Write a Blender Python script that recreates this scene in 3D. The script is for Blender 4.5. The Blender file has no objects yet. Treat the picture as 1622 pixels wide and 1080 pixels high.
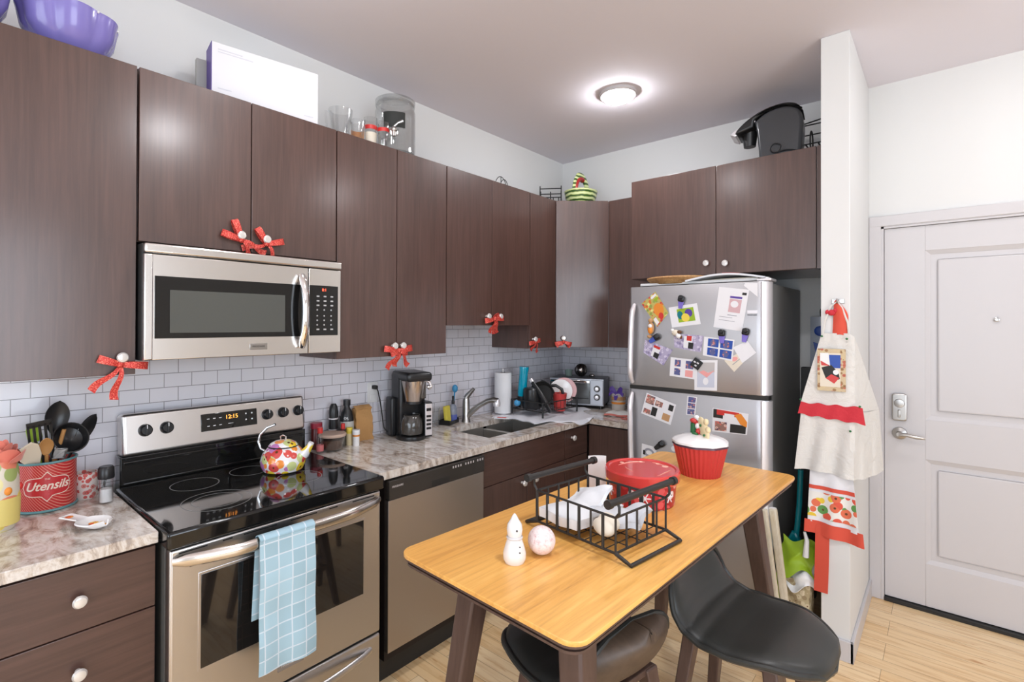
import bpy, bmesh, math, random
from mathutils import Vector, Matrix, Euler
random.seed(7)
PI = math.pi
C = bpy.context.scene.collection

# ---------------------------------------------------------------- materials
def mat(name, col, rough=.5, metal=0.0, spec=.5, trans=0.0, coat=0.0, emis=None, es=0.0, sheen=0.0, ior=1.45, aniso=0.0):
    m = bpy.data.materials.new(name); m.use_nodes = True
    b = m.node_tree.nodes['Principled BSDF']
    b.inputs['Base Color'].default_value = (*col, 1)
    b.inputs['Roughness'].default_value = rough
    b.inputs['Metallic'].default_value = metal
    b.inputs['Specular IOR Level'].default_value = spec
    b.inputs['Transmission Weight'].default_value = trans
    b.inputs['Coat Weight'].default_value = coat
    b.inputs['Coat Roughness'].default_value = .08
    b.inputs['IOR'].default_value = ior
    b.inputs['Sheen Weight'].default_value = sheen
    b.inputs['Anisotropic'].default_value = aniso
    if emis:
        b.inputs['Emission Color'].default_value = (*emis, 1)
        b.inputs['Emission Strength'].default_value = es
    return m

def srgb(r, g, b):
    f = lambda c: (c/255/12.92) if c/255 <= .04045 else ((c/255+.055)/1.055)**2.4
    return (f(r), f(g), f(b))

def nt(m):
    return m.node_tree, m.node_tree.nodes['Principled BSDF']

def coords(t, rot=(0, 0, 0), scale=(1, 1, 1), loc=(0, 0, 0), kind='Object'):
    tc = t.nodes.new('ShaderNodeTexCoord'); mp = t.nodes.new('ShaderNodeMapping')
    mp.inputs['Rotation'].default_value = rot; mp.inputs['Scale'].default_value = scale; mp.inputs['Location'].default_value = loc
    t.links.new(tc.outputs[kind], mp.inputs['Vector'])
    return mp.outputs['Vector']

def noise(t, vec, scale=5, detail=4, rough=.55, dist=0.0):
    n = t.nodes.new('ShaderNodeTexNoise')
    n.inputs['Scale'].default_value = scale; n.inputs['Detail'].default_value = detail
    n.inputs['Roughness'].default_value = rough; n.inputs['Distortion'].default_value = dist
    t.links.new(vec, n.inputs['Vector'])
    return n.outputs['Fac']

def ramp(t, fac, stops, interp='LINEAR'):
    r = t.nodes.new('ShaderNodeValToRGB'); cr = r.color_ramp; cr.interpolation = interp
    while len(cr.elements) < len(stops): cr.elements.new(.5)
    for e, (p, c) in zip(cr.elements, stops):
        e.position = p; e.color = (*c, 1)
    t.links.new(fac, r.inputs['Fac'])
    return r.outputs['Color']

def bump(t, b, h, strength=.2, dist=.002):
    n = t.nodes.new('ShaderNodeBump'); n.inputs['Strength'].default_value = strength; n.inputs['Distance'].default_value = dist
    t.links.new(h, n.inputs['Height']); t.links.new(n.outputs['Normal'], b.inputs['Normal'])

def mixc(t, fac, a, b, mode='MIX'):
    n = t.nodes.new('ShaderNodeMix'); n.data_type = 'RGBA'; n.blend_type = mode
    for s, v in ((n.inputs[0], fac), (n.inputs[6], a), (n.inputs[7], b)):
        if hasattr(v, 'node'): t.links.new(v, s)
        elif isinstance(v, tuple): s.default_value = (*v, 1)
        else: s.default_value = v
    return n.outputs[2]

def wood(name, c1, c2, c3, scale=(30, 30, 1.2), rough=.35, ns=1.0, coat=0.0, dist=.5, bs=.05):
    m = mat(name, c2, rough, coat=coat); t, b = nt(m)
    v = coords(t, scale=scale)
    f = noise(t, v, 2.2*ns, 8, .65, dist)
    v2 = coords(t, scale=(scale[0]*.18, scale[1]*.18, scale[2]*.5))
    f2 = noise(t, v2, 2.0, 3, .5)
    col = ramp(t, f, [(.25, c1), (.5, c2), (.78, c3)])
    col2 = ramp(t, f2, [(.3, c1), (.7, c3)])
    t.links.new(mixc(t, .35, col, col2), b.inputs['Base Color'])
    bump(t, b, f, bs, .001)
    return m

def speck(name, base, cols, scale, thr=.5, rough=.5, **k):
    """base colour with round blotches of random colours (floral and printed patterns)"""
    m = mat(name, base, rough, **k); t, b = nt(m)
    v = coords(t)
    vo = t.nodes.new('ShaderNodeTexVoronoi'); vo.inputs['Scale'].default_value = scale
    t.links.new(v, vo.inputs['Vector'])
    sep = t.nodes.new('ShaderNodeSeparateColor'); t.links.new(vo.outputs['Color'], sep.inputs['Color'])
    n = len(cols)
    col = ramp(t, sep.outputs[0], [(i/n, c) for i, c in enumerate(cols)], 'CONSTANT')
    mk = ramp(t, vo.outputs['Distance'], [(0, (1, 1, 1)), (thr, (1, 1, 1)), (min(1, thr+.02), (0, 0, 0))])
    ct = ramp(t, vo.outputs['Distance'], [(0, (1, 1, 1)), (thr*.25, (1, 1, 1)), (thr*.25+.02, (0, 0, 0))])
    c2 = mixc(t, ct, col, (.12, .05, .02))
    t.links.new(mixc(t, mk, base, c2), b.inputs['Base Color'])
    return m

def grid_mat(name, base, line, bw, rh, mortar, rough=.6, axes='yz', offset=.5, loc=(0, 0), bmp=0.0, var=None, coat=0.0, spec=.5):
    m = mat(name, base, rough, coat=coat, spec=spec); t, b = nt(m)
    tc = t.nodes.new('ShaderNodeTexCoord'); sp = t.nodes.new('ShaderNodeSeparateXYZ'); cb = t.nodes.new('ShaderNodeCombineXYZ')
    t.links.new(tc.outputs['Object'], sp.inputs[0])
    for i, a in enumerate(axes):
        ad = t.nodes.new('ShaderNodeMath'); ad.operation = 'ADD'; ad.inputs[1].default_value = loc[i]
        t.links.new(sp.outputs['xyz'.index(a)], ad.inputs[0]); t.links.new(ad.outputs[0], cb.inputs[i])
    br = t.nodes.new('ShaderNodeTexBrick'); br.offset = offset; br.squash = 1
    br.inputs['Scale'].default_value = 1; br.inputs['Brick Width'].default_value = bw; br.inputs['Row Height'].default_value = rh
    br.inputs['Mortar Size'].default_value = mortar; br.inputs['Mortar Smooth'].default_value = .1
    br.inputs['Color1'].default_value = (*base, 1); br.inputs['Color2'].default_value = (*(var or base), 1); br.inputs['Mortar'].default_value = (*line, 1)
    t.links.new(cb.outputs[0], br.inputs['Vector']); t.links.new(br.outputs['Color'], b.inputs['Base Color'])
    if bmp:
        iv = t.nodes.new('ShaderNodeMath'); iv.operation = 'SUBTRACT'; iv.inputs[0].default_value = 1
        t.links.new(br.outputs['Fac'], iv.inputs[1]); bump(t, b, iv.outputs[0], bmp, .002)
    return m

CAB = wood('cab_wood', (.048, .023, .017), (.077, .038, .029), (.112, .057, .045), (34, 34, 1.4), .42, coat=.75)
CABH = wood('cab_wood_h', (.048, .023, .017), (.077, .038, .029), (.112, .057, .045), (34, 1.4, 34), .40, coat=.4)
for _m in (CAB, CABH): _m.node_tree.nodes['Principled BSDF'].inputs['Coat Roughness'].default_value = .21
CABI = mat('cab_edge', (.012, .007, .006), .6)
WALL = mat('wall_paint', (.72, .715, .70), .85); _t, _b = nt(WALL); bump(_t, _b, noise(_t, coords(_t), 180, 2), .08, .001)
CEIL = mat('ceiling_paint', (.80, .765, .82), .9); _t, _b = nt(CEIL); bump(_t, _b, noise(_t, coords(_t), 120, 2), .08, .001)
TRIM = mat('trim_white', (.59, .565, .57), .35)
TILEL = grid_mat('subway_tile', (.76, .75, .80), (.30, .285, .30), .103, .058, .0014, .12, 'yz', .5, (.0135, .002), .5, (.77, .75, .80))
TILEB = grid_mat('subway_tile_b', (.76, .75, .80), (.30, .285, .30), .103, .058, .0014, .12, 'xz', .5, (.03, .002), .5, (.77, .75, .80))
def floor_mat():
    m = mat('maple_floor', (.6, .4, .2), .3, coat=.15); t, b = nt(m)
    v = coords(t)
    br = t.nodes.new('ShaderNodeTexBrick'); br.offset = .37; br.offset_frequency = 3
    br.inputs['Scale'].default_value = 1; br.inputs['Brick Width'].default_value = 1.1; br.inputs['Row Height'].default_value = .083
    br.inputs['Mortar Size'].default_value = .0009; br.inputs['Color1'].default_value = (.86, .60, .32, 1)
    br.inputs['Color2'].default_value = (.92, .70, .43, 1); br.inputs['Mortar'].default_value = (.30, .17, .08, 1)
    t.links.new(v, br.inputs['Vector'])
    f = noise(t, coords(t, scale=(1.2, 14, 1)), 3, 6, .6, .6)
    g = ramp(t, f, [(.3, (.80, .68, .55)), (.55, (1, 1, 1)), (.75, (1.0, .96, .9))])
    k = noise(t, coords(t, scale=(3, 12, 1)), 2.3, 2, .5, .2)
    g2 = ramp(t, k, [(.66, (1, 1, 1)), (.74, (.66, .42, .24))])
    t.links.new(mixc(t, 1.0, mixc(t, 1.0, br.outputs['Color'], g, 'MULTIPLY'), g2, 'MULTIPLY'), b.inputs['Base Color'])
    return m
FLOOR = floor_mat()
def granite():
    m = mat('granite', (.5, .45, .4), .16, coat=.3); t, b = nt(m)
    f = noise(t, coords(t, rot=(0, 0, .5), scale=(1, 2.4, 1)), 6.5, 9, .68, 1.6)
    f2 = noise(t, coords(t), 38, 6, .7, .3)
    a = ramp(t, f, [(.32, (.08, .055, .04)), (.41, (.26, .18, .13)), (.48, (.52, .43, .35)), (.56, (.72, .68, .64)), (.66, (.60, .52, .45)), (.8, (.30, .22, .17))])
    c = ramp(t, f2, [(.32, (.25, .19, .15)), (.48, (.66, .60, .54)), (.7, (.83, .80, .77))])
    t.links.new(mixc(t, .36, a, c), b.inputs['Base Color'])
    return m
GRAN = granite()
def steel_mat(name, col, rough, sc, bs=.04):
    m = mat(name, col, rough, 1.0); t, b = nt(m)
    f = noise(t, coords(t, scale=sc), 3, 3, .6)
    bump(t, b, f, bs, .0006)
    return m
SS = steel_mat('stainless', (.62, .60, .59), .30, (300, 2, 300))
SSV = steel_mat('stainless_v', (.62, .60, .60), .30, (2, 2, 300))
SSF = mat('fridge_steel', (.44, .43, .44), .36, .75)
SSE = mat('fridge_edge', (.75, .72, .74), .3, .5)
CHR = mat('chrome', (.82, .81, .80), .08, 1.0)
NICK = mat('nickel', (.42, .40, .38), .28, 1.0)
BLKG = mat('black_glass', (.006, .006, .006), .045, coat=.3)
BLKW = mat('oven_glass', (.012, .010, .009), .03, spec=.8, coat=.5)
BLK = mat('black_plastic', (.014, .014, .015), .3)
BLKM = mat('black_matte', (.02, .019, .018), .55)
DKGR = mat('dark_grey', (.085, .082, .076), .5)
FSIDE = mat('fridge_side', (.20, .197, .19), .5); _t, _b = nt(FSIDE); bump(_t, _b, noise(_t, coords(_t), 300, 2), .2, .001)
WIN_MW = mat('mw_mesh', (.085, .088, .08), .12)
WHT = mat('white_plastic', (.80, .79, .78), .35)
WHTC = mat('white_ceramic', (.84, .82, .81), .12, coat=.4)
PAPER = mat('paper_white', (.78, .77, .79), .7)
CREAM = mat('cream', (.74, .66, .54), .6)
RED = mat('red', (.58, .035, .03), .35)
REDC = mat('red_ceramic', (.60, .05, .045), .2, coat=.4)
REDS = mat('red_silicone', (.55, .045, .045), .4)
RIB = mat('red_glitter_ribbon', (.55, .05, .035), .35, .25); _t, _b = nt(RIB)
_f = noise(_t, coords(_t), 260, 2, .8); _t.links.new(ramp(_t, _f, [(.35, (.35, .01, .01)), (.55, (.66, .06, .045)), (.72, (.95, .45, .30))]), _b.inputs['Base Color']); bump(_t, _b, _f, .6, .002)
TEAL = mat('teal', (.0, .16, .19), .25)
TEALC = mat('teal_clear', (.0, .30, .44), .08, coat=.5)
BLUE = mat('blue', (.02, .07, .35), .4)
LBLUE = mat('light_blue', (.06, .30, .55), .35)
PURP = mat('purple_glass', (.27, .23, .62), .22, trans=.2, coat=.3)
PURPD = mat('purple', (.10, .05, .30), .4)
GRN = mat('green', (.30, .45, .02), .5)
GRND = mat('green_dark', (.03, .15, .05), .5)
YEL = mat('yellow', (.80, .62, .08), .5)
ORG = mat('orange', (.75, .25, .03), .5)
PINK = mat('pink', (.80, .35, .33), .6)
TAN = mat('tan', (.50, .28, .13), .6)
KRAFT = mat('kraft_paper', (.50, .27, .10), .75); _t, _b = nt(KRAFT); bump(_t, _b, noise(_t, coords(_t), 40, 4, .7, 1), .8, .006)
def thin_glass(name, tint, refl=.9, base=.04):
    m = bpy.data.materials.new(name); m.use_nodes = True; t = m.node_tree; t.nodes.clear()
    o = t.nodes.new('ShaderNodeOutputMaterial'); mx = t.nodes.new('ShaderNodeMixShader'); tr = t.nodes.new('ShaderNodeBsdfTransparent'); gl = t.nodes.new('ShaderNodeBsdfGlossy')
    lw = t.nodes.new('ShaderNodeLayerWeight'); lw.inputs['Blend'].default_value = .35
    mr = t.nodes.new('ShaderNodeMapRange'); mr.inputs[3].default_value = base; mr.inputs[4].default_value = refl
    tr.inputs[0].default_value = (*tint, 1); gl.inputs[0].default_value = (.9, .9, .9, 1); gl.inputs[1].default_value = .03
    t.links.new(lw.outputs['Facing'], mr.inputs[0]); t.links.new(mr.outputs[0], mx.inputs[0]); t.links.new(tr.outputs[0], mx.inputs[1]); t.links.new(gl.outputs[0], mx.inputs[2]); t.links.new(mx.outputs[0], o.inputs[0])
    return m
GLASS = thin_glass('clear_glass', (.95, .955, .955), .42, .025)
GLASS2 = thin_glass('dispenser_glass', (.88, .89, .89), .7, .05)
GLASSD = thin_glass('window_glass', (.97, .98, .98), .3)
CHALK = mat('chalkboard', (.018, .02, .018), .6)
LEATH = mat('black_leather', (.032, .032, .029), .38, spec=.45); _t, _b = nt(LEATH); bump(_t, _b, noise(_t, coords(_t), 260, 3), .12, .001)
TABW = wood('table_wood', (.50, .22, .055), (.84, .42, .095), (.97, .60, .19), (26, 1.3, 26), .36, coat=.08, dist=.9, bs=.006)
LEGW = wood('leg_wood', (.055, .030, .022), (.085, .048, .036), (.125, .075, .06), (24, 24, 1.5), .42)
PLY = wood('ply_wood', (.05, .032, .022), (.085, .055, .036), (.12, .08, .055), (2, 24, 24), .45)
WDS = mat('spoon_wood', (.48, .24, .08), .6)
SPAT = mat('cream_silicone', (.72, .62, .48), .5)
WICK = wood('wicker', (.22, .09, .03), (.48, .24, .09), (.70, .45, .2), (60, 60, 60), .7, bs=.6)
FLORAL = speck('floral_enamel', (.78, .76, .76), [(.62, .07, .06), (.80, .55, .03), (.66, .12, .12), (.85, .62, .06), (.52, .20, .45), (.80, .26, .04), (.55, .60, .25)], 27, .60, .12, coat=.6)
TOWEL = grid_mat('towel_check', (.33, .48, .55), (.62, .70, .76), .047, .046, .0022, .85, 'yz', 0, (0.012, .0), .3, (.42, .60, .69))
FRUIT = speck('fruit_print', (.80, .77, .72), [(.70, .10, .06), (.80, .55, .05), (.12, .30, .08), (.72, .16, .08)], 26, .55, .8)
CLOTH = mat('cream_cloth', (.68, .655, .615), .85, sheen=.2); _t, _b = nt(CLOTH); bump(_t, _b, noise(_t, coords(_t), 16, 5, .6, 1.0), .6, .012)
CLOTHR = mat('red_cloth', (.56, .03, .045), .8); _t, _b = nt(CLOTHR); bump(_t, _b, noise(_t, coords(_t), 40, 4, .6, .8), .5, .006)
CLOTHO = mat('coral_cloth', (.66, .085, .05), .8)
MATC = mat('drying_cloth', (.72, .72, .76), .8); _t, _b = nt(MATC); bump(_t, _b, noise(_t, coords(_t), 60, 3), .4, .004)
REDP = speck('snowflake_tin', (.42, .02, .03), [(.68, .10, .11), (.75, .35, .36), (.80, .70, .70), (.60, .05, .06)], 30, .42, .3)
MELON = mat('melon_stripe', (.5, .6, .2), .3, coat=.4); _t, _b = nt(MELON)
_w = _t.nodes.new('ShaderNodeTexWave'); _w.bands_direction = 'Z'; _w.inputs['Scale'].default_value = 10; _w.inputs['Distortion'].default_value = 2.2; _w.inputs['Detail Scale'].default_value = 1.4
_t.links.new(coords(_t), _w.inputs['Vector']); _t.links.new(ramp(_t, _w.outputs['Fac'], [(.30, (.04, .10, .02)), (.45, (.52, .62, .16)), (.9, (.72, .78, .42))]), _b.inputs['Base Color'])
MELR = mat('melon_red', (.42, .02, .02), .4)
def diag(name, a, b_, sc, th=.5):
    m = mat(name, a, .35, coat=.2); t, b = nt(m)
    w = t.nodes.new('ShaderNodeTexWave'); w.bands_direction = 'DIAGONAL'; w.inputs['Scale'].default_value = sc
    t.links.new(coords(t), w.inputs['Vector'])
    t.links.new(ramp(t, w.outputs['Fac'], [(th, a), (th+.12, b_)]), b.inputs['Base Color'])
    return m
TIN = diag('striped_tin', (.50, .03, .03), (.70, .28, .22), 62, .80)
TINC = mat('tin_centre', (.50, .025, .03), .35, coat=.2)
TINT = mat('tin_teal', (.12, .28, .30), .3)
TINL = mat('tin_letter', (.80, .66, .55), .4)
COFF = mat('coffee_brown', (.07, .03, .015), .5)
LED = mat('clock_digits', (.9, .3, .05), .5, emis=(1, .35, .05), es=2.5)
LEDR = mat('red_digits', (.9, .1, .05), .5, emis=(1, .12, .05), es=1.5)
LAMPS = {k: mat('lamp_glow', (1, 1, 1), .5, emis=(.96, .965, 1.0), es=k) for k in (125, 80, 200, 100)}
GREYP = mat('grey_print', (.30, .30, .34), .7)
PRN_P = speck('photo_print_lilac', (.42, .37, .52), [(.60, .55, .68), (.30, .26, .42), (.55, .50, .66)], 60, .5, .5)
PRN_S = speck('photo_print_skin', (.30, .16, .13), [(.55, .28, .22), (.70, .45, .38), (.12, .07, .10), (.6, .15, .12)], 70, .5, .45)
PRN_B = speck('photo_print_blue', (.10, .11, .26), [(.55, .20, .18), (.08, .09, .25), (.60, .38, .35)], 80, .45, .45)
PRN_G = speck('photo_print_food', (.50, .42, .12), [(.65, .16, .03), (.30, .35, .08), (.75, .70, .25), (.55, .06, .05)], 55, .5, .45)

# ---------------------------------------------------------------- mesh accumulator
class G:
    def __init__(s): s.b = bmesh.new(); s.mi = 0
    def _add(s, t, M=None, smooth=True):
        if M is not None: bmesh.ops.transform(t, matrix=M, verts=t.verts)
        mp = {}
        for v in t.verts: mp[v] = s.b.verts.new(v.co)
        for f in t.faces:
            try: nf = s.b.faces.new([mp[v] for v in f.verts])
            except ValueError: continue
            nf.material_index = s.mi; nf.smooth = smooth and f.material_index != 7
        t.free(); return s
    def m(s, i): s.mi = i; return s
    def box(s, x0, x1, y0, y1, z0, z1, b=0.0, seg=2, M=None):
        t = bmesh.new(); bmesh.ops.create_cube(t, size=1)
        bmesh.ops.transform(t, matrix=Matrix.Translation(((x0+x1)/2, (y0+y1)/2, (z0+z1)/2)) @ Matrix.Diagonal((x1-x0, y1-y0, z1-z0, 1)), verts=t.verts)
        if b: bmesh.ops.bevel(t, geom=t.edges[:], offset=b, segments=seg, profile=.5, affect='EDGES')
        t.normal_update()
        for f in t.faces: f.material_index = 7 if max(map(abs, f.normal)) > .9995 else 0
        return s._add(t, M)
    def ob(s, c, size, rot=(0, 0, 0), b=0.0, seg=2):
        M = Matrix.Translation(c) @ Euler(rot).to_matrix().to_4x4(); x, y, z = [q/2 for q in size]
        return s.box(-x, x, -y, y, -z, z, b, seg, M)
    def prism(s, poly, z0, z1, b=0.0, M=None, seg=2):
        t = bmesh.new(); vs = [t.verts.new((x, y, z0)) for x, y in poly]; f = t.faces.new(vs)
        r = bmesh.ops.extrude_face_region(t, geom=[f]); bmesh.ops.translate(t, vec=(0, 0, z1-z0), verts=[v for v in r['geom'] if isinstance(v, bmesh.types.BMVert)])
        bmesh.ops.recalc_face_normals(t, faces=t.faces[:])
        if b: 
            ed = [e for e in t.edges if abs(e.verts[0].co.z-e.verts[1].co.z) < 1e-6]
            bmesh.ops.bevel(t, geom=ed, offset=b, segments=seg, profile=.5, affect='EDGES')
        t.normal_update()
        for f in t.faces: f.material_index = 7 if abs(f.normal.z) > .9995 else 0
        return s._add(t, M)
    def lathe(s, prof, c=(0, 0, 0), n=32, M=None, sx=1, sy=1, fn=None):
        t = bmesh.new(); rings = []
        for r, z in prof:
            if r < 1e-6: rings.append([t.verts.new((0, 0, z))])
            else:
                rg = []
                for i in range(n):
                    a = 2*PI*i/n; rr = r*(fn(a, z) if fn else 1)
                    rg.append(t.verts.new((rr*math.cos(a)*sx, rr*math.sin(a)*sy, z)))
                rings.append(rg)
        for a, b in zip(rings, rings[1:]):
            if len(a) == 1 and len(b) == 1: continue
            for i in range(n):
                j = (i+1) % n
                if len(a) == 1: t.faces.new((a[0], b[i], b[j]))
                elif len(b) == 1: t.faces.new((a[i], a[j], b[0]))
                else: t.faces.new((a[i], a[j], b[j], b[i]))
        bmesh.ops.recalc_face_normals(t, faces=t.faces[:])
        MM = Matrix.Translation(c)
        if M is not None: MM = MM @ M
        return s._add(t, MM)
    def cyl(s, p0, p1, r0, r1=None, n=20):
        r1 = r0 if r1 is None else r1; p0, p1 = Vector(p0), Vector(p1); d = p1-p0; L = d.length
        q = Vector((0, 0, 1)).rotation_difference(d.normalized()).to_matrix().to_4x4()
        return s.lathe([(0, 0), (r0, 0), (r1, L), (0, L)], p0, n, q)
    def sph(s, c, r, n=20, M=None):
        r = (r, r, r) if not hasattr(r, '__len__') else r
        t = bmesh.new(); bmesh.ops.create_uvsphere(t, u_segments=n, v_segments=max(6, n//2), radius=1)
        MM = Matrix.Translation(c) @ (M or Matrix()) @ Matrix.Diagonal((*r, 1))
        return s._add(t, MM)
    def tube(s, pts, r, n=10, closed=False, flat=1.0):
        pts = [Vector(p) for p in pts]; N = len(pts); rs = r if hasattr(r, '__len__') else [r]*N
        t = bmesh.new(); rings = []; up = None
        for i, p in enumerate(pts):
            d = (pts[(i+1) % N]-pts[i-1]) if closed else (pts[min(i+1, N-1)]-pts[max(i-1, 0)])
            d.normalize()
            if up is None:
                up = Vector((0, 0, 1)) if abs(d.z) < .9 else Vector((1, 0, 0))
            u = (up-d*up.dot(d))
            if u.length < 1e-5: u = d.orthogonal()
            u.normalize(); w = d.cross(u); up = u
            rings.append([t.verts.new(p+(u*math.cos(2*PI*k/n)+w*math.sin(2*PI*k/n)*flat)*rs[i]) for k in range(n)])
        for i in range(N if closed else N-1):
            a, b = rings[i], rings[(i+1) % N]
            for k in range(n): t.faces.new((a[k], a[(k+1) % n], b[(k+1) % n], b[k]))
        if not closed:
            t.faces.new(rings[0][::-1]); t.faces.new(rings[-1])
        bmesh.ops.recalc_face_normals(t, faces=t.faces[:])
        return s._add(t)
    def sheet(s, f, nu, nv, th, top=None):
        """closed thin solid over f(u,v) with u,v in 0..1; th = thickness or th(u,v)"""
        P = [[Vector(f(i/nu, j/nv)) for j in range(nv+1)] for i in range(nu+1)]
        t = bmesh.new(); A = []; B = []
        for i in range(nu+1):
            ra, rb = [], []
            for j in range(nv+1):
                du = P[min(i+1, nu)][j]-P[max(i-1, 0)][j]; dv = P[i][min(j+1, nv)]-P[i][max(j-1, 0)]
                n = du.cross(dv)
                n = n.normalized() if n.length > 1e-9 else Vector((0, 0, 1))
                h = th(i/nu, j/nv) if callable(th) else th
                ra.append(t.verts.new(P[i][j]+n*h)); rb.append(t.verts.new(P[i][j]))
            A.append(ra); B.append(rb)
        for i in range(nu):
            for j in range(nv):
                t.faces.new((A[i][j], A[i+1][j], A[i+1][j+1], A[i][j+1]))
                t.faces.new((B[i][j], B[i][j+1], B[i+1][j+1], B[i+1][j]))
        for i in range(nu):
            t.faces.new((A[i][0], B[i][0], B[i+1][0], A[i+1][0])); t.faces.new((A[i][nv], A[i+1][nv], B[i+1][nv], B[i][nv]))
        for j in range(nv):
            t.faces.new((A[0][j], A[0][j+1], B[0][j+1], B[0][j])); t.faces.new((A[nu][j], B[nu][j], B[nu][j+1], A[nu][j+1]))
        bmesh.ops.remove_doubles(t, verts=t.verts[:], dist=1e-6)
        bmesh.ops.recalc_face_normals(t, faces=t.faces[:])
        return s._add(t)
    def strip(s, pts, ws, th=.0012):
        """ribbon along pts with half-width vectors ws"""
        pts = [Vector(p) for p in pts]; ws = [Vector(w) for w in ws]; n = len(pts)-1
        def f(u, v):
            i = round(u*n); return pts[i]+ws[i]*(2*v-1)
        return s.sheet(f, n, 3, th)
    def patch(s, O, U, V, N, poly, h):
        """flat raised polygon in frame O,U,V,N"""
        t = bmesh.new(); O, U, V, N = map(Vector, (O, U, V, N))
        a = [t.verts.new(O+U*x+V*y+N*h) for x, y in poly]; b = [t.verts.new(O+U*x+V*y) for x, y in poly]
        t.faces.new(a); t.faces.new(b[::-1]); n = len(poly)
        for i in range(n): t.faces.new((a[i], b[i], b[(i+1) % n], a[(i+1) % n]))
        bmesh.ops.recalc_face_normals(t, faces=t.faces[:])
        return s._add(t, None, False)
    def build(s, name, mats, parent=None, W=False, ang=35):
        me = bpy.data.meshes.new(name)
        if W and parent is not None:
            r = parent
            while r.parent is not None: r = r.parent
            bmesh.ops.transform(s.b, matrix=(Matrix.Translation(r.location) @ r.rotation_euler.to_matrix().to_4x4()).inverted(), verts=s.b.verts)
        s.b.to_mesh(me); s.b.free()
        sm = [p.use_smooth for p in me.polygons]
        me.set_sharp_from_angle(angle=math.radians(ang))
        me.polygons.foreach_set('use_smooth', sm)
        for m in (mats if isinstance(mats, (list, tuple)) else [mats]): me.materials.append(m)
        o = bpy.data.objects.new(name, me); C.objects.link(o); o.parent = parent
        return o

def rr(w, h, r, n=6):
    out = []
    for cx, cy, a0 in ((w/2-r, h/2-r, 0), (-w/2+r, h/2-r, PI/2), (-w/2+r, -h/2+r, PI), (w/2-r, -h/2+r, 1.5*PI)):
        for k in range(n+1):
            a = a0+PI/2*k/n; out.append((cx+r*math.cos(a), cy+r*math.sin(a)))
    return out
def rect(x0, y0, x1, y1): return [(x0, y0), (x1, y0), (x1, y1), (x0, y1)]
def ell(cx, cy, rx, ry, n=20): return [(cx+rx*math.cos(2*PI*k/n), cy+ry*math.sin(2*PI*k/n)) for k in range(n)]

def thing(name, label, cat, loc=(0, 0, 0), rz=0.0, group=None):
    o = bpy.data.objects.new(name, None); C.objects.link(o); o.empty_display_size = .1
    o.location = loc; o.rotation_euler = (0, 0, rz); o['label'] = label; o['category'] = cat
    if group: o['group'] = group
    return o
def tag(o, label, cat, group=None, kind=None):
    o['label'] = label; o['category'] = cat
    if group: o['group'] = group
    if kind: o['kind'] = kind
    return o
def solo(g, name, mats, label, cat, loc=(0, 0, 0), rz=0.0, group=None, kind=None, ang=35):
    """a thing that is one mesh, built in local coordinates"""
    o = g.build(name, mats, None, ang=ang); o.location = loc; o.rotation_euler = (0, 0, rz)
    return tag(o, label, cat, group, kind)
def struct(g, name, mats, parent=None):
    o = g.build(name, mats, parent)
    if parent is None: o['kind'] = 'structure'
    return o
def text(name, s, size, O, U, N, m, parent, ext=.0006, shear=0.0, off=0.0, bend=None, W=True, align='CENTER', sx=1.0):
    cu = bpy.data.curves.new(name+'_c', 'FONT'); cu.body = s; cu.size = size; cu.extrude = ext; cu.shear = shear; cu.offset = off
    cu.align_x = align; cu.align_y = 'CENTER'; cu.resolution_u = 4
    tmp = bpy.data.objects.new(name+'_t', cu); C.objects.link(tmp)
    bpy.context.view_layer.update()
    me = bpy.data.meshes.new_from_object(tmp.evaluated_get(bpy.context.evaluated_depsgraph_get()))
    bpy.data.objects.remove(tmp); bpy.data.curves.remove(cu)
    U, N, O = Vector(U).normalized(), Vector(N).normalized(), Vector(O); V = N.cross(U)
    for v in me.vertices:
        x, y, z = v.co; x *= sx
        if bend:
            R, cen = bend; a = x/R; d = U*math.sin(a)+N*math.cos(a)
            v.co = Vector(cen)+d*(R+z)+V*y
        else: v.co = O+U*x+V*y+N*z
    if W and parent is not None:
        r = parent
        while r.parent is not None: r = r.parent
        me.transform((Matrix.Translation(r.location) @ r.rotation_euler.to_matrix().to_4x4()).inverted())
    me.name = name; me.materials.clear(); me.materials.append(m)
    o = bpy.data.objects.new(name, me); C.objects.link(o); o.parent = parent
    return o

# ================================================================ ROOM
HC = 2.90
RX, RY = 5.2, -7.0
struct(G().box(-.1, RX+.1, RY-.1, .1, -.1, 0), 'floor', FLOOR)
struct(G().box(-.1, RX+.1, RY-.1, .1, HC, HC+.1), 'ceiling', CEIL)
struct(G().box(-.1, 0, RY, 0, 0, HC), 'wall_left', WALL)
DX0, DX1, DH = 2.147, 3.06, 2.095
g = G(); g.box(0, DX0-.005, 0, .1, 0, HC); g.box(DX1+.005, RX, 0, .1, 0, HC); g.box(DX0-.005, DX1+.005, 0, .1, DH+.005, HC)
struct(g, 'wall_back', WALL)
struct(G().box(1.977, 2.091, -.783, -.0005, 0, HC, .004), 'wall_wing', WALL)
g = G(); g.box(RX, RX+.1, RY, -4.9, 0, HC); g.box(RX, RX+.1, -2.6, 0, 0, HC); g.box(RX, RX+.1, -4.9, -2.6, 0, .5); g.box(RX, RX+.1, -4.9, -2.6, 2.5, HC)
struct(g, 'wall_right', WALL)
g = G(); g.box(0, .7, RY-.1, RY, 0, HC); g.box(4.3, RX, RY-.1, RY, 0, HC); g.box(.7, 4.3, RY-.1, RY, 0, .35); g.box(.7, 4.3, RY-.1, RY, 2.55, HC)
struct(g, 'wall_front', WALL)
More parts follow.
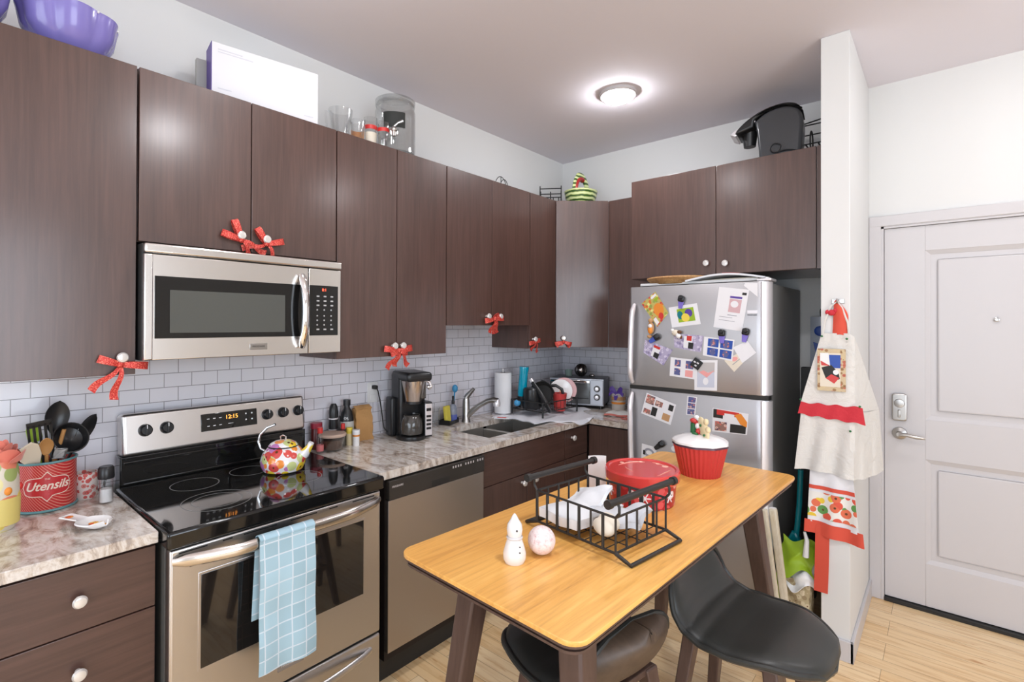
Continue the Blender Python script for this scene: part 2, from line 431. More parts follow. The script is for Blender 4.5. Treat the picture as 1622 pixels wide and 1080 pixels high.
def window(n, p0, p1, z0, z1, axis, at):
    fr = G(); w = .05
    L = p1-p0
    def B(a, b, c, d, dep=.03):
        if axis == 'x': fr.box(a, b, at-dep, at+dep, c, d, .003)
        else: fr.box(at-dep, at+dep, a, b, c, d, .003)
    B(p0, p1, z0, z0+w); B(p0, p1, z1-w, z1); B(p0, p0+w, z0, z1); B(p1-w, p1, z0, z1); B(p0+L/2-.025, p0+L/2+.025, z0, z1)
    o = struct(fr, 'window_%d' % n, TRIM)
    gl = G()
    if axis == 'x': gl.box(p0+.02, p1-.02, at-.003, at+.003, z0+.02, z1-.02)
    else: gl.box(at-.003, at+.003, p0+.02, p1-.02, z0+.02, z1-.02)
    gl.build('window_pane', GLASSD, o)
window(1, .7, 4.3, .35, 2.55, 'x', RY-.05)
window(2, -4.9, -2.6, .5, 2.5, 'y', RX+.05)  # unseen side window, added to go with the side fill light
# baseboards and door casing
g = G(); g.box(2.091, 2.105, -.797, -.0005, 0, .095, .003); g.box(1.977, 2.105, -.797, -.783, 0, .095, .003)
struct(g, 'baseboard_wing', TRIM)
g = G(); g.box(DX1+.07, RX, -.014, 0, 0, .095, .003); struct(g, 'baseboard_back', TRIM)
g = G(); g.box(2.092, DX0, -.018, -.0005, 0, DH+.06, .004); g.box(DX1, DX1+.057, -.018, -.0005, 0, DH+.06, .004); g.box(2.092, DX1+.057, -.019, -.0005, DH, DH+.06, .004)
g.box(DX0, DX0+.012, -.012, .1, 0, DH); g.box(DX1-.012, DX1, -.012, .1, 0, DH); g.box(DX0, DX1, -.012, .1, DH-.012, DH)
struct(g, 'trim_1', TRIM)
struct(G().box(DX0+.012, DX1-.012, -.02, .06, 0, .022, .004), 'trim_2', BLKM)
# door
def door():
    g = G(); x0, x1, z0, z1 = DX0+.014, DX1-.014, .026, DH-.014
    g.box(x0, x1, .012, .052, z0, z1, .002)
    st = .125
    L = [(x0, x0+st+.05), (x1-st-.05, x1)]
    xs0, xs1 = x0+.175, x1-.175
    for a, b in ((.255, .815), (1.03, 1.945)):
        pass
    g.box(x0, xs0, 0, .014, z0, z1, .0015); g.box(xs1, x1, 0, .014, z0, z1, .0015)
    for a, b in ((z0, .255), (.815, 1.03), (1.945, z1)): g.box(xs0, xs1, 0, .014, a, b, .0015)
    for a, b in ((.255, .815), (1.03, 1.945)):
        # sloping moulding around and raised field
        t = bmesh.new(); o = [(xs0, a), (xs1, a), (xs1, b), (xs0, b)]; q = .022; i = [(xs0+q, a+q), (xs1-q, a+q), (xs1-q, b-q), (xs0+q, b-q)]
        vo = [t.verts.new((x, .0005, z)) for x, z in o]; vi = [t.verts.new((x, .011, z)) for x, z in i]
        for k in range(4): t.faces.new((vo[k], vo[(k+1) % 4], vi[(k+1) % 4], vi[k]))
        g._add(t, None, False)
        g.box(xs0+.05, xs1-.05, .003, .012, a+.05, b-.05, .008, 2)
    d = struct(g, 'door_1', TRIM)
    p = G(); p.prism(rr(.066, .15, .014), 0, .022, .006, Matrix.Translation((2.227, 0, 1.088)) @ Matrix.Rotation(PI/2, 4, 'X'))
    p.lathe([(0, 0), (.024, 0), (.022, .012), (0, .014)], (2.227, -.022, 1.11), 24, Matrix.Rotation(PI/2, 4, 'X'))
    p.box(2.221, 2.233, -.045, -.03, 1.035, 1.075, .003)
    p.build('deadbolt', NICK, d)
    h = G(); h.lathe([(0, 0), (.034, 0), (.032, .008), (.014, .014), (.012, .05), (0, .05)], (2.227, 0, .942), 28, Matrix.Rotation(PI/2, 4, 'X'))
    h.tube([(2.227, -.05, .942), (2.26, -.054, .944), (2.30, -.052, .936), (2.335, -.046, .934)], [.011, .009, .0085, .006], 10)
    h.build('door_handle', NICK, d)
    k = G(); k.lathe([(.011, 0), (.011, .006), (.007, .007), (.006, .003), (0, .003)], (2.61, 0, 1.57), 20, Matrix.Rotation(PI/2, 4, 'X'))
    k.build('peephole', NICK, d)
door()
# backsplash tiling
g = G(); g.box(0, .008, -4.3, -.008, .914, 1.86); o = struct(g, 'wall_tile_left', TILEL)
g = G(); g.box(0, 1.0, -.008, 0, .914, 1.40); o = struct(g, 'wall_tile_back', TILEB)

# ================================================================ LIGHTS
def lamp(x, y, label, e):
    t = thing('ceiling_light', label, 'ceiling light', (x, y, HC))
    G().lathe([(0, -.0), (.105, 0), (.108, -.012), (.10, -.02), (.085, -.021), (0, -.021)], n=40).build('rim', TRIM, t)
    G().lathe([(.084, -.0215), (.078, -.036), (.055, -.048), (0, -.053)], n=36).build('diffuser', LAMPS[e], t)
lamp(.985, -.90, 'round white flush ceiling light glowing above the fridge end of the kitchen', 125)
lamp(.97, -2.64, 'round white flush ceiling light above the range, out of the picture', 80)
lamp(2.32, -2.50, 'round white flush ceiling light above the stools, out of the picture', 200)
lamp(2.95, -.80, 'round white flush ceiling light in front of the entry door, out of the picture', 100)
def area(name, loc, rot, sx, sy, e, col):
    l = bpy.data.lights.new(name, 'AREA'); l.shape = 'RECTANGLE'; l.size = sx; l.size_y = sy; l.energy = e; l.color = col
    o = bpy.data.objects.new(name, l); C.objects.link(o); o.location = loc; o.rotation_euler = rot; return o
area('window_daylight', (2.5, RY+.06, 1.45), (-PI/2, 0, PI), 3.5, 2.1, 105, (.80, .89, 1.0))
area('window_daylight_side', (RX-.06, -3.75, 1.5), (PI/2, 0, PI/2), 2.2, 1.9, 85, (.80, .89, 1.0))  # added fill from the right, brightens the left cabinets and wing wall
w = bpy.data.worlds.new('World'); bpy.context.scene.world = w; w.use_nodes = True
bg = w.node_tree.nodes['Background']
sky = w.node_tree.nodes.new('ShaderNodeTexSky'); sky.sky_type = 'HOSEK_WILKIE'; sky.sun_direction = (.2, .5, .8)
w.node_tree.links.new(sky.outputs[0], bg.inputs[0]); bg.inputs[1].default_value = 1.0

# ================================================================ CABINETS
def knob(parent, p, N, W=True):
    N = Vector(N); q = Vector((0, 0, 1)).rotation_difference(N).to_matrix().to_4x4()
    g = G(); g.lathe([(0, 0), (.008, 0), (.006, .010), (.007, .014), (.0155, .018), (.0175, .024), (.014, .030), (.006, .032), (0, .031)], p, 20, q)
    return g.build('knob', KNOB, parent, W=W)
KNOB = mat('knob_pearl', (.72, .69, .66), .15, .35, coat=.4)
def ucab(label, y0, y1, z0, z1, seams=(), knobs=(), x1=.33, group=None, vis=True):
    t = thing('wall_cabinet', label, 'kitchen cabinet', (0, (y0+y1)/2, z0), group=group)
    G().box(.009, x1-.001, y0+.001, y1-.001, z0, z1, .0008).build('cabinet_body', CAB, t, W=True)
    ys = [y0]+list(seams)+[y1]
    for i, (a, b) in enumerate(zip(ys, ys[1:])):
        d = G().box(x1+.001, x1+.020, a+.002, b-.002, z0+.001, z1-.001, .0015).build('door', CAB, t, W=True)
        if i < len(knobs): knob(d, (x1+.020, knobs[i][0], knobs[i][1]), (1, 0, 0))
    return t
ZB, ZT = 1.377, 2.423
ucab('tall dark wood wall cabinet above the coral-topped bottle, under the purple bowls', -3.60, -3.128, ZB-.012, ZT, (), [(-3.171, 1.425)])
ucab('dark wood two-door wall cabinet directly above the microwave', -3.125, -2.363, 1.822, ZT, (-2.744,), [(-2.789, 1.884), (-2.690, 1.880)])
ucab('tall two-door dark wood wall cabinet above the coffee maker, under the drink dispenser', -2.361, -1.677, ZB, ZT, (-2.02,), [(-2.045, 1.43), (-1.993, 1.43)])
ucab('shorter two-door dark wood wall cabinet above the kitchen sink', -1.675, -.915, 1.532, ZT, (-1.296,), [(-1.345, 1.588), (-1.237, 1.588)])
ucab('narrow single-door dark wood wall cabinet left of the corner cabinet', -.913, -.612, ZB, ZT, (), [(-.880, 1.44)])
# diagonal corner cabinet
t = thing('corner_wall_cabinet', 'dark wood corner cabinet set diagonally under the watermelon basket', 'kitchen cabinet', (.25, -.25, ZB))
fa, fb = Vector((.345, -.608)), Vector((.622, -.352))
G().prism([(.009, -.009), (.009, -.610), (.33, -.610), (fa.x-.012, fa.y+.010), (fb.x-.014, fb.y+.013), (.622, -.333), (.622, -.009)], ZB, ZT).build('cabinet_body', CAB, t, W=True)
dd = (fb-fa).normalized(); nn = Vector((dd.y, -dd.x))
o = Matrix.Translation((fa.x, fa.y, 0)) @ Matrix.Rotation(math.atan2(dd.y, dd.x), 4, 'Z')
L = (fb-fa).length
d = G().box(.002, L-.002, -.010, .008, ZB+.001, ZT-.001, .0015, 2, o).build('door', CAB, t, W=True)
KP = fa+dd*.055+nn*.010
knob(d, (KP.x, KP.y, 1.442), (nn.x, nn.y, 0))
# back run cabinet
t = thing('wall_cabinet', 'dark wood wall cabinet between the corner cabinet and the fridge cabinet', 'kitchen cabinet', (.75, -.17, ZB))
G().box(.624, .93, -.33, -.009, ZB, ZT, .0008).build('cabinet_body', CAB, t, W=True)
G().box(.626, .928, -.350, -.331, ZB+.001, ZT-.001, .0015).build('door', CAB, t, W=True)
# fridge cabinet
ZF0, ZF1 = 1.826, 2.444
t = thing('fridge_cabinet', 'deep two-door dark wood cabinet above the refrigerator', 'kitchen cabinet', (1.43, -.3, ZF0))
G().box(.932, 1.935, -.60, -.009, ZF0, ZF1, .0008).build('cabinet_body', CAB, t, W=True)
d = G().box(.933, 1.446, -.620, -.601, ZF0+.001, ZF1-.001, .0015).build('door', CAB, t, W=True); knob(d, (1.399, -.620, 1.892), (0, -1, 0))
d = G().box(1.449, 1.932, -.620, -.601, ZF0+.001, ZF1-.001, .0015).build('door', CAB, t, W=True); knob(d, (1.502, -.620, 1.884), (0, -1, 0))
G().box(1.936, 1.976, -.615, -.590, ZF0, ZF1).build('filler_strip', CAB, t, W=True)

def base_body(t, x0, x1, y0, y1, kick='x'):
    g = G()
    if kick == 'open':
        g.box(x0, x1-.06, y0, y1, .0, .12); g.box(x0, x1, y0, y0+.018, .105, .876); g.box(x0, x1, y1-.010, y1, .105, .876); g.box(x0, x0+.012, y0, y1, .105, .876); g.box(x1-.015, x1, y0, y1, .105, .69); g.box(x1-.015, x1, y0, y1, .69, .876)
    elif kick == 'x': g.box(x0, x1, y0, y1, .105, .876); g.box(x0, x1-.06, y0, y1, 0, .105)
    else: g.box(x0, x1, y0, y1, .105, .876); g.box(x0, x1, y0+.06, y1, 0, .105)
    return g.build('cabinet_body', CABI, t, W=True)
t = thing('drawer_cabinet', 'dark wood base cabinet of drawers left of the range', 'kitchen cabinet', (.3, -3.5, 0))
base_body(t, .01, .61, -3.95, -3.14)
for a, b in ((.688, .868), (.452, .684), (.11, .448)):
    d = G().box(.611, .631, -3.60, -3.142, a, b, .0015).build('drawer', CABH, t, W=True)
    knob(d, (.631, -3.325, (a+b)/2 if b > .8 else b-.105), (1, 0, 0))
    G().box(.611, .631, -3.948, -3.604, a, b, .0015).build('drawer', CABH, t, W=True)
t = thing('sink_cabinet', 'dark wood base cabinet under the sink with a false drawer front', 'kitchen cabinet', (.3, -1.3, 0))
base_body(t, .01, .61, -1.69, -.893, 'open')
G().box(.611, .631, -1.688, -.919, .690, .868, .0015).build('drawer_front', CABH, t, W=True)
for a, b, k in ((-1.688, -1.305, -1.352), (-1.301, -.919, -1.245)):
    d = G().box(.611, .631, a, b, .11, .686, .0015).build('door', CAB, t, W=True); knob(d, (.631, k, .645), (1, 0, 0))
t = thing('base_cabinet', 'narrow dark wood base cabinet in the inner corner beside the sink cabinet', 'kitchen cabinet', (.3, -.7, 0))
base_body(t, .01, .61, -.892, -.02)
d = G().box(.611, .631, -.913, -.652, .690, .868, .0015).build('drawer', CABH, t, W=True); knob(d, (.631, -.84, .815), (1, 0, 0))
G().box(.611, .631, -.913, -.652, .11, .686, .0015).build('door', CAB, t, W=True)
t = thing('base_cabinet', 'dark wood base cabinet on the back wall beside the refrigerator', 'kitchen cabinet', (.8, -.3, 0))
base_body(t, .612, .99, -.61, -.02, 'y')
G().box(.634, .988, -.631, -.611, .11, .868, .0015).build('door', CAB, t, W=True)
t = thing('filler_panel', 'dark narrow filler strip between the range and the dishwasher', 'cabinet filler', (.3, -2.33, 0))
G().box(.01, .60, -2.354, -2.302, 0, .876).build('panel', CABI, t, W=True)

# worktops
solo(G().box(.009, .65, -3.95, -3.139, .880, .914, .003), 'worktop', GRAN, 'beige granite worktop left of the range under the utensil tin', 'worktop')
def worktop():
    # L-shaped slab with two bowl cut-outs
    z0, z1 = .880, .914
    bowls = [(.20, .545, -1.535, -1.215), (.20, .545, -1.165, -.905)]
    g = G()
    xs = [.009, .20, .545, .65]
    g.box(.009, .65, -2.354, -1.535, z0, z1); g.box(.009, .20, -1.535, -.905, z0, z1); g.box(.545, .65, -1.535, -.905, z0, z1)
    g.box(.009, .65, -.905, -.009, z0, z1); g.box(.65, .99, -.65, -.009, z0, z1)
    bmesh.ops.remove_doubles(g.b, verts=g.b.verts[:], dist=1e-5)
    return solo(g, 'worktop', GRAN, 'beige granite L-shaped worktop with the sink cut into it', 'worktop')
worktop()
t = thing('kitchen_sink', 'stainless steel double bowl sink set under the granite', 'sink', (.37, -1.22, .70))
SINKM = mat('sink_steel', (.50, .48, .45), .3, .85)
for a, b in ((-1.537, -1.205), (-1.175, -.908)):
    g = G(); x0, x1, zb, e = .198, .547, .72, .003
    g.box(x0, x1, a, b, zb, zb+e); g.box(x0-e, x0, a, b, zb, .8795); g.box(x1, x1+e, a, b, zb, .8795)
    if a < -1.3: g.box(x0-e, x1+e, a-e, a, zb, .8795); g.box(x0, x1, b, b+.015, zb, .868, .003)
    else: g.box(x0-e, x1+e, b, b+e, zb, .8795); g.box(x0, x1, a-.0148, a, zb, .868, .003)
    g.lathe([(0, .001), (.04, .001), (.042, .004), (0, .004)], ((x0+x1)/2, (a+b)/2, zb+e))
    g.build('bowl', SINKM, t, W=True)

# ================================================================ RANGE
Y0, Y1 = -3.128, -2.364
t = thing('electric_range', 'stainless steel electric range with a black glass cooktop', 'stove', (.35, -2.745, 0))
g = G(); g.box(.03, .655, Y0+.004, Y1-.004, .06, .885, .003); g.build('range_body', DKGR, t, W=True)
g = G(); g.box(.10, .715, Y0-.006, Y1+.006, .868, .922, .010, 3)
ck = g.build('cooktop', BLKG, t, W=True)
RING = mat('burner_ring', (.22, .22, .215), .3)
for cx, cy, r, r2 in ((.265, -2.915, .082, 0), (.235, -2.70, .072, 0), (.515, -2.925, .110, .078), (.475, -2.60, .085, 0)):
    g = G()
    for q in ([r, r2] if r2 else [r]):
        g.lathe([(q-.0015, 0), (q, .0005), (q+.0015, 0)], (cx, cy, .9222), 56)
    g.build('burner_ring', RING, ck, W=True)
g = G(); g.box(.03, .098, Y0+.01, Y1-.01, .885, 1.03, .004); g.box(.088, .104, Y0+.02, Y1-.02, .922, .935, .004); g.box(.09, .101, Y0+.02, Y1-.02, 1.0, 1.012, .003)
g.build('backguard_base', BLKG, t, W=True)
g = G(); M_ = Matrix.Translation((.064, 0, 1.027)) @ Matrix.Rotation(math.radians(-7), 4, 'Y')
g.box(-.04, .04, Y0+.016, Y1-.012, 0, .162, .014, 4, M_)
bk = g.build('control_panel', steel_mat('range_steel', (.66, .63, .61), .3, (300, 2, 300)), t, W=True)
a7 = math.radians(-7); CN = Vector((math.cos(a7), 0, -math.sin(a7))); CV = Vector((0, 0, 1)); CV = CN.cross(Vector((0, 1, 0)))
def CP(y, h, out=.0): return Vector((.064, 0, 1.027))+CN*(.040+out)+CV*h+Vector((0, y, 0))
for y in (-3.036, -2.963, -2.560, -2.485, -2.410):
    g = G(); q = Vector((0, 0, 1)).rotation_difference(CN).to_matrix().to_4x4()
    g.m(0).lathe([(0, 0), (.0245, 0), (.0235, .006), (.021, .020), (.017, .024), (0, .024)], CP(y, .092), 28, q)
    g.ob(CP(y, .092, .024), (.012, .008, .040), (0, a7, 0), .002)
    kb = g.build('knob', BLK, bk, W=True)
    G().ob(CP(y, .105, .0305), (.001, .0025, .014), (0, a7, 0)).build('pointer_mark', WHT, kb, W=True)
g = G(); g.ob((CP(-2.722, .090, .001)), (.004, .232, .072), (0, a7, 0), .0018)
dp = g.build('display', BLKG, bk, W=True)
text('clock_digits', '12:15', .024, CP(-2.715, .103, .0034), (0, 1, 0), CN, LED, dp)
g = G()
for i in range(3):
    for j in range(2): g.ob(CP(-2.81+i*.024, .104-j*.03, .0035), (.0008, .010, .003), (0, a7, 0))
for i in range(2):
    for j in range(2): g.ob(CP(-2.655+i*.026, .108-j*.026, .0035), (.0008, .006, .006), (0, a7, 0))
g.ob(CP(-2.72, .075, .0035), (.0008, .02, .002), (0, a7, 0))
g.build('button_marks', WHT, dp, W=True)
g = G(); g.box(.656, .70, Y0+.004, Y1-.004, .292, .862, .008, 3)
SLOT = []
dr = g.build('oven_door', SS, t, W=True)
for a, b, z in ((-3.10, -3.02, .8485), (-2.975, -2.945, .8485), (-2.91, -2.80, .8485), (-2.75, -2.65, .8485), (-2.60, -2.565, .8485), (-2.50, -2.40, .8485), (-3.07, -2.99, .800), (-2.52, -2.44, .800)): G().box(.6995, .7006, a, b, z-.002, z+.002).build('vent_slot', BLK, dr, W=True)
g = G(); g.box(.6990, .7025, -3.046, -2.444, .468, .772, .001); g.build('window_rim', SSV, dr, W=True)
G().box(.7000, .7035, -3.039, -2.451, .475, .765, .001).build('oven_window', BLKW, dr, W=True)
pts = []
for i in range(25):
    u = i/24; y = Y0+.012+(Y1-Y0-.024)*u; pts.append((.700+.060*min(1, math.sin(PI*u)*1.5)**.8+.002, y, .829))
g = G(); g.tube(pts, [.020 if 0 < i < 24 else .012 for i in range(25)], 14, flat=.62)
g.build('door_handle', steel_mat('handle_steel', (.74, .70, .66), .2, (300, 2, 300)), dr, W=True)
g = G(); g.box(.700, .703, -2.795, -2.700, .338, .368, .001); lb = g.build('badge', mat('badge', (.34, .31, .29), .35, .6), dr, W=True)
text('badge_text', 'FRIGIDAIRE', .014, (.7034, -2.7475, .353), (0, 1, 0), (1, 0, 0), SSE, lb, .0004)
g = G(); g.box(.656, .70, Y0+.004, Y1-.004, .075, .284, .008, 3); dw = g.build('storage_drawer', SS, t, W=True)
g = G(); g.tube([(.700+.045*math.sin(PI*i/16)**.7, Y0+.05+(Y1-Y0-.1)*i/16, .235) for i in range(17)], .013, 12, flat=.7); g.build('drawer_handle', SS, dw, W=True)
for y in (Y0+.05, Y1-.05):
    G().cyl((.60, y, 0), (.60, y, .06), .018).build('foot', BLK, t, W=True); G().cyl((.08, y, 0), (.08, y, .06), .018).build('foot', BLK, t, W=True)

# tea towel over the oven handle
def towel():
    ya, yb = -2.893, -2.703; n = 30
    front = [(.784, .845-.435*k/14) for k in range(15)]
    over = [(.765+.020*math.cos(a), .838+.019*math.sin(a)) for a in [PI*k/8 for k in range(1, 8)]]
    path = [(x+.003*math.sin(i*.8), z) for i, (x, z) in enumerate(front[::-1])]+[(.785, .842)]+over+[(.744, .838-.26*k/8) for k in range(1, 9)]
    def f(u, v):
        k = u*(len(path)-1); i = min(int(k), len(path)-2); q = k-i
        x = path[i][0]*(1-q)+path[i+1][0]*q; z = path[i][1]*(1-q)+path[i+1][1]*q
        back = max(0, (k-len(front)-8)/8)
        y = ya+(yb-ya)*v-.012*back
        hang = max(0, .84-z) if k < len(front) else 0
        return (x+.006*math.sin(v*9+1)*hang*2.2+.004*math.sin(v*4)*hang, y+hang*.03*(v-.4), z-(.045*v*(0) if back == 0 else 0)+(-.05*(v)+.02)*(-hang)*(-1)*.6)
    g = G(); g.sheet(f, 60, 24, .0025)
    solo(g, 'dish_towel', TOWEL, 'pale blue dish towel with a white grid hanging on the oven handle', 'towel')
towel()

# ================================================================ MICROWAVE
t = thing('microwave', 'stainless steel over-the-range microwave with a black window', 'microwave', (.2, -2.745, 1.41))
MZ0, MZ1 = 1.412, 1.812
G().box(.01, .384, Y0+.006, Y1-.004, MZ0, MZ1, .002).build('microwave_body', mat('mw_body', (.03, .03, .03), .4), t, W=True)
SSM = steel_mat('microwave_steel', (.78, .75, .72), .24, (2, 2, 400))
g = G(); g.box(.385, .412, Y0+.008, Y1-.006, 1.780, MZ1, .006, 3); g.build('top_trim', SSM, t, W=True)
g = G(); g.box(.385, .400, Y0+.008, -2.526, MZ0+.002, 1.776, .002); g.box(.398, .408, Y0+.008, Y0+.034, MZ0+.002, 1.776, .004, 3)
md = g.build('door', SSM, t, W=True)
G().box(.3995, .4025, -3.088, -2.530, 1.487, 1.703, .001).build('black_window', BLKG, md, W=True)
G().box(.4020, .4032, -3.042, -2.628, 1.506, 1.656, .0004).build('viewing_mesh', WIN_MW, md, W=True)
g = G(); n = 18
g.tube([(.402+.048*math.sin(PI*(.06+.88*i/n))**.7, -2.562, 1.440+.305*i/n) for i in range(n+1)], [.009]+[.0135]*(n-1)+[.009], 14, flat=1.15)
g.build('handle', CHR, md, W=True)
g = G(); g.box(.4000, .4018, -2.768, -2.700, 1.437, 1.462, .0006); lb = g.build('badge', NICK, md, W=True)
text('badge_text', 'FRIGIDAIRE', .010, (.4020, -2.734, 1.450), (0, 1, 0), (1, 0, 0), BLK, lb, .0004)
g = G(); g.box(.385, .400, -2.523, Y1-.006, MZ0+.002, 1.776, .002); mp = g.build('control_panel', SSM, t, W=True)
kp = G().box(.3995, .4020, -2.520, -2.385, 1.489, 1.705, .001).build('keypad', BLKG, mp, W=True)
text('clock_digits', '8:1', .018, (.4023, -2.452, 1.686), (0, 1, 0), (1, 0, 0), LEDR, kp)
g = G()
for r in range(8):
    for c in range(3): g.box(.4019, .4024, -2.488+c*.033, -2.488+c*.033+(.013 if r < 3 or r > 6 else .006), 1.655-r*.0195-(.006 if r > 3 else 0), 1.661-r*.0195-(.006 if r > 3 else 0))
g.build('key_marks', mat('key_grey', (.45, .45, .45), .5), kp, W=True)

# ================================================================ DISHWASHER
t = thing('dishwasher', 'dishwasher with a stainless door under the granite worktop', 'dishwasher', (.3, -1.995, 0))
G().box(.03, .632, -2.298, -1.696, .10, .874).build('dishwasher_body', CABI, t, W=True)
g = G(); g.box(.633, .655, -2.296, -1.699, .142, .787, .002); G_ = g.build('door', steel_mat('dw_steel', (.50, .47, .45), .34, (2, 2, 400)), t, W=True)
DWB = mat('dw_panel', (.035, .031, .028), .25)
g = G(); g.box(.633, .662, -2.296, -1.699, .789, .872, .004); cp = g.build('control_strip', DWB, t, W=True)
g = G(); g.box(.655, .6625, -2.06, -1.945, .792, .822, .001); g.build('handle_recess', BLKM, cp, W=True)
text('badge_text', 'FRIGIDAIRE', .012, (.6625, -2.252, .845), (0, 1, 0), (1, 0, 0), SSE, cp, .0004)
g = G()
for i, y in enumerate((-1.925, -1.908, -1.891, -1.874, -1.84, -1.822, -1.804, -1.786, -1.755, -1.737, -1.719)): g.box(.6618, .6626, y, y+.008, .850, .850+.011)
g.build('button_marks', SSE, cp, W=True)
G().box(.56, .60, -2.298, -1.696, 0, .118).build('toe_kick', BLKM, t, W=True)

# ================================================================ FRIDGE
t = thing('refrigerator', 'stainless top-freezer refrigerator covered with photos and magnets', 'refrigerator', (1.38, -.4, 0))
G().box(1.012, 1.757, -.735, -.05, .03, 1.752, .004).build('fridge_body', FSIDE, t, W=True)
for nm, a, b in (('freezer_door', 1.182, 1.762), ('fridge_door', .075, 1.160)):
    g = G(); g.prism([(1.009, -.74), (1.009, -.785), (1.022, -.799), (1.70, -.800), (1.735, -.797), (1.757, -.780), (1.762, -.76), (1.762, -.74)], a, b, .003)
    d = g.build(nm, SSF, t, W=True)
    g = G(); g.prism([(1.722, -.7995), (1.730, -.8015), (1.752, -.790), (1.765, -.765), (1.765, -.741), (1.762, -.741), (1.762, -.765), (1.748, -.787), (1.728, -.7985)], a+.004, b-.004); g.build('edge_trim', SSE, d, W=True)
    if nm == 'freezer_door': z = [1.20+.46*i/14 for i in range(15)]
    else: z = [.60+.54*i/14 for i in range(15)]
    g = G(); g.tube([(1.036+(.014*(i/14)**2 if nm == 'freezer_door' else .014*(1-i/14)**2), -.803-.042*min(1, math.sin(PI*(.04+.92*i/14))*2.4), q) for i, q in enumerate(z)], [.012]+[.015]*13+[.010], 12)
    g.build('handle', SSE, d, W=True)
g = G(); g.box(1.70, 1.768, -.79, -.68, 1.7625, 1.776, .004); g.cyl((1.742, -.765, 1.7625), (1.742, -.765, 1.782), .014); g.build('hinge_cover', SSE, t, W=True)
g = G(); g.box(1.015, 1.758, -.742, -.736, .075, 1.75); g.box(1.012, 1.757, -.796, -.742, 1.1605, 1.1815); g.build('door_gasket', BLKM, t, W=True)
g = G(); g.box(1.50, 1.575, -.8015, -.8, 1.600, 1.613)
g = G(); g.box(1.66, 1.708, -.8022, -.7995, 1.598, 1.614, .0006); lb = g.build('badge', SSE, t, W=True)
G().box(1.02, 1.75, -.72, -.70, 0, .074).build('kick_grille', BLKM, t, W=True)
text('badge_text', 'FRIGIDAIRE', .009, (1.684, -.8022, 1.590), (1, 0, 0), (0, -1, 0), BLK, lb, .0004)

# things stuck on the fridge doors -- laid out on the door plane (x, z), each a thin real sheet
FN = (0, -1, 0)
def paper(name, label, cat, quad, mats, marks=(), lift=0.0, group=None, th=.0006):
    """quad: bottom-left, top-left, top-right, bottom-right in (x, z); marks: (material index, polygon in 0..1 units)"""
    cx = sum(q[0] for q in quad)/4; cz = sum(q[1] for q in quad)/4
    bl, tl, tr, br = [Vector((q[0]-cx, q[1]-cz)) for q in quad]
    g = G(); y = -.8008-lift
    def P(u, v): return (bl*(1-v)+tl*v)*(1-u)+(br*(1-v)+tr*v)*u
    g.patch((0, 0, 0), (1, 0, 0), (0, 0, 1), FN, [P(0, 0), P(1, 0), P(1, 1), P(0, 1)], th)
    k_ = 0
    for mi, poly in marks:
        g.mi = mi; k_ += 1; g.patch((0, -th-.00012*k_, 0), (1, 0, 0), (0, 0, 1), FN, [P(u, v) for u, v in poly], .0002)
    return solo(g, name, mats, label, cat, (cx, y, cz), group=group)
R_ = rect
GR = 'papers and photos stuck on the refrigerator'
paper('greeting_card', 'food-patterned greeting card at the top left of the freezer door', 'card', [(1.086, 1.663), (1.171, 1.73), (1.249, 1.608), (1.183, 1.526)], [PRN_G, ORG, PAPER, GRN, RED],
      [(1, ell(.62, .62, .25, .3)), (4, ell(.85, .55, .12, .15)), (2, R_(.05, .6, .14, .95)), (3, R_(.2, .7, .3, .95)), (2, R_(.72, .05, .95, .25))], group=GR)
paper('photo_card', 'white card with a small bright picture near the top of the freezer door', 'card', [(1.269, 1.523), (1.249, 1.637), (1.407, 1.658), (1.428, 1.544)], [PAPER, GRN, YEL, PURPD, TEAL],
      [(1, R_(.27, .2, .85, .85)), (4, ell(.36, .55, .1, .2)), (3, ell(.66, .6, .13, .2)), (2, ell(.53, .4, .14, .2))], group=GR)
paper('letter', 'large white printed letter on the right of the freezer door', 'paper', [(1.494, 1.528), (1.523, 1.742), (1.671, 1.719), (1.636, 1.506)], [PAPER, mat('faded_pink', (.62, .40, .42), .7), GREYP, PURPD, BLKM],
      [(1, R_(.42, .42, .82, .74)), (3, R_(.42, .76, .82, .81)), (0, ell(.6, .62, .13, .08)), (2, R_(.42, .34, .74, .355)), (2, R_(.15, .28, .6, .29)), (4, R_(.80, .86, .94, .92)), (2, R_(.15, .20, .7, .21))], .0008, GR)
paper('folded_flyer', 'white flyer corner behind the letter at the top right of the freezer door', 'paper', [(1.644, 1.742), (1.650, 1.756), (1.709, 1.752), (1.709, 1.682)], [PAPER], group=GR)
paper('photo_print', 'lilac framed photo at the left of the freezer door, tilted down', 'photo', [(1.098, 1.377), (1.11, 1.455), (1.273, 1.398), (1.22, 1.307)], [PRN_P, PAPER, BLKM, RED],
      [(1, R_(.35, .1, .62, .8)), (2, R_(.45, .12, .66, .45)), (3, R_(.36, .7, .6, .86))], group=GR)
paper('photo_print', 'lilac framed photo beside the puppy magnet on the freezer door', 'photo', [(1.281, 1.413), (1.28, 1.491), (1.443, 1.48), (1.428, 1.39)], [PRN_P, PAPER, BLKM, RED],
      [(1, R_(.35, .1, .65, .9)), (2, R_(.52, .1, .7, .5)), (3, R_(.45, .6, .62, .92))], group=GR)
paper('photo_strip', 'white card with four blue portrait photos on the freezer door', 'photo', [(1.439, 1.375), (1.446, 1.476), (1.601, 1.463), (1.589, 1.35)], [PAPER, BLUE, PRN_B],
      [(1, R_(.14, .53, .5, .93)), (1, R_(.56, .53, .95, .93)), (1, R_(.14, .08, .5, .46)), (1, R_(.56, .08, .95, .46)),
       (2, ell(.32, .72, .1, .18)), (2, ell(.75, .72, .1, .18)), (2, ell(.32, .27, .1, .17)), (2, ell(.75, .27, .1, .17))], .001, GR)
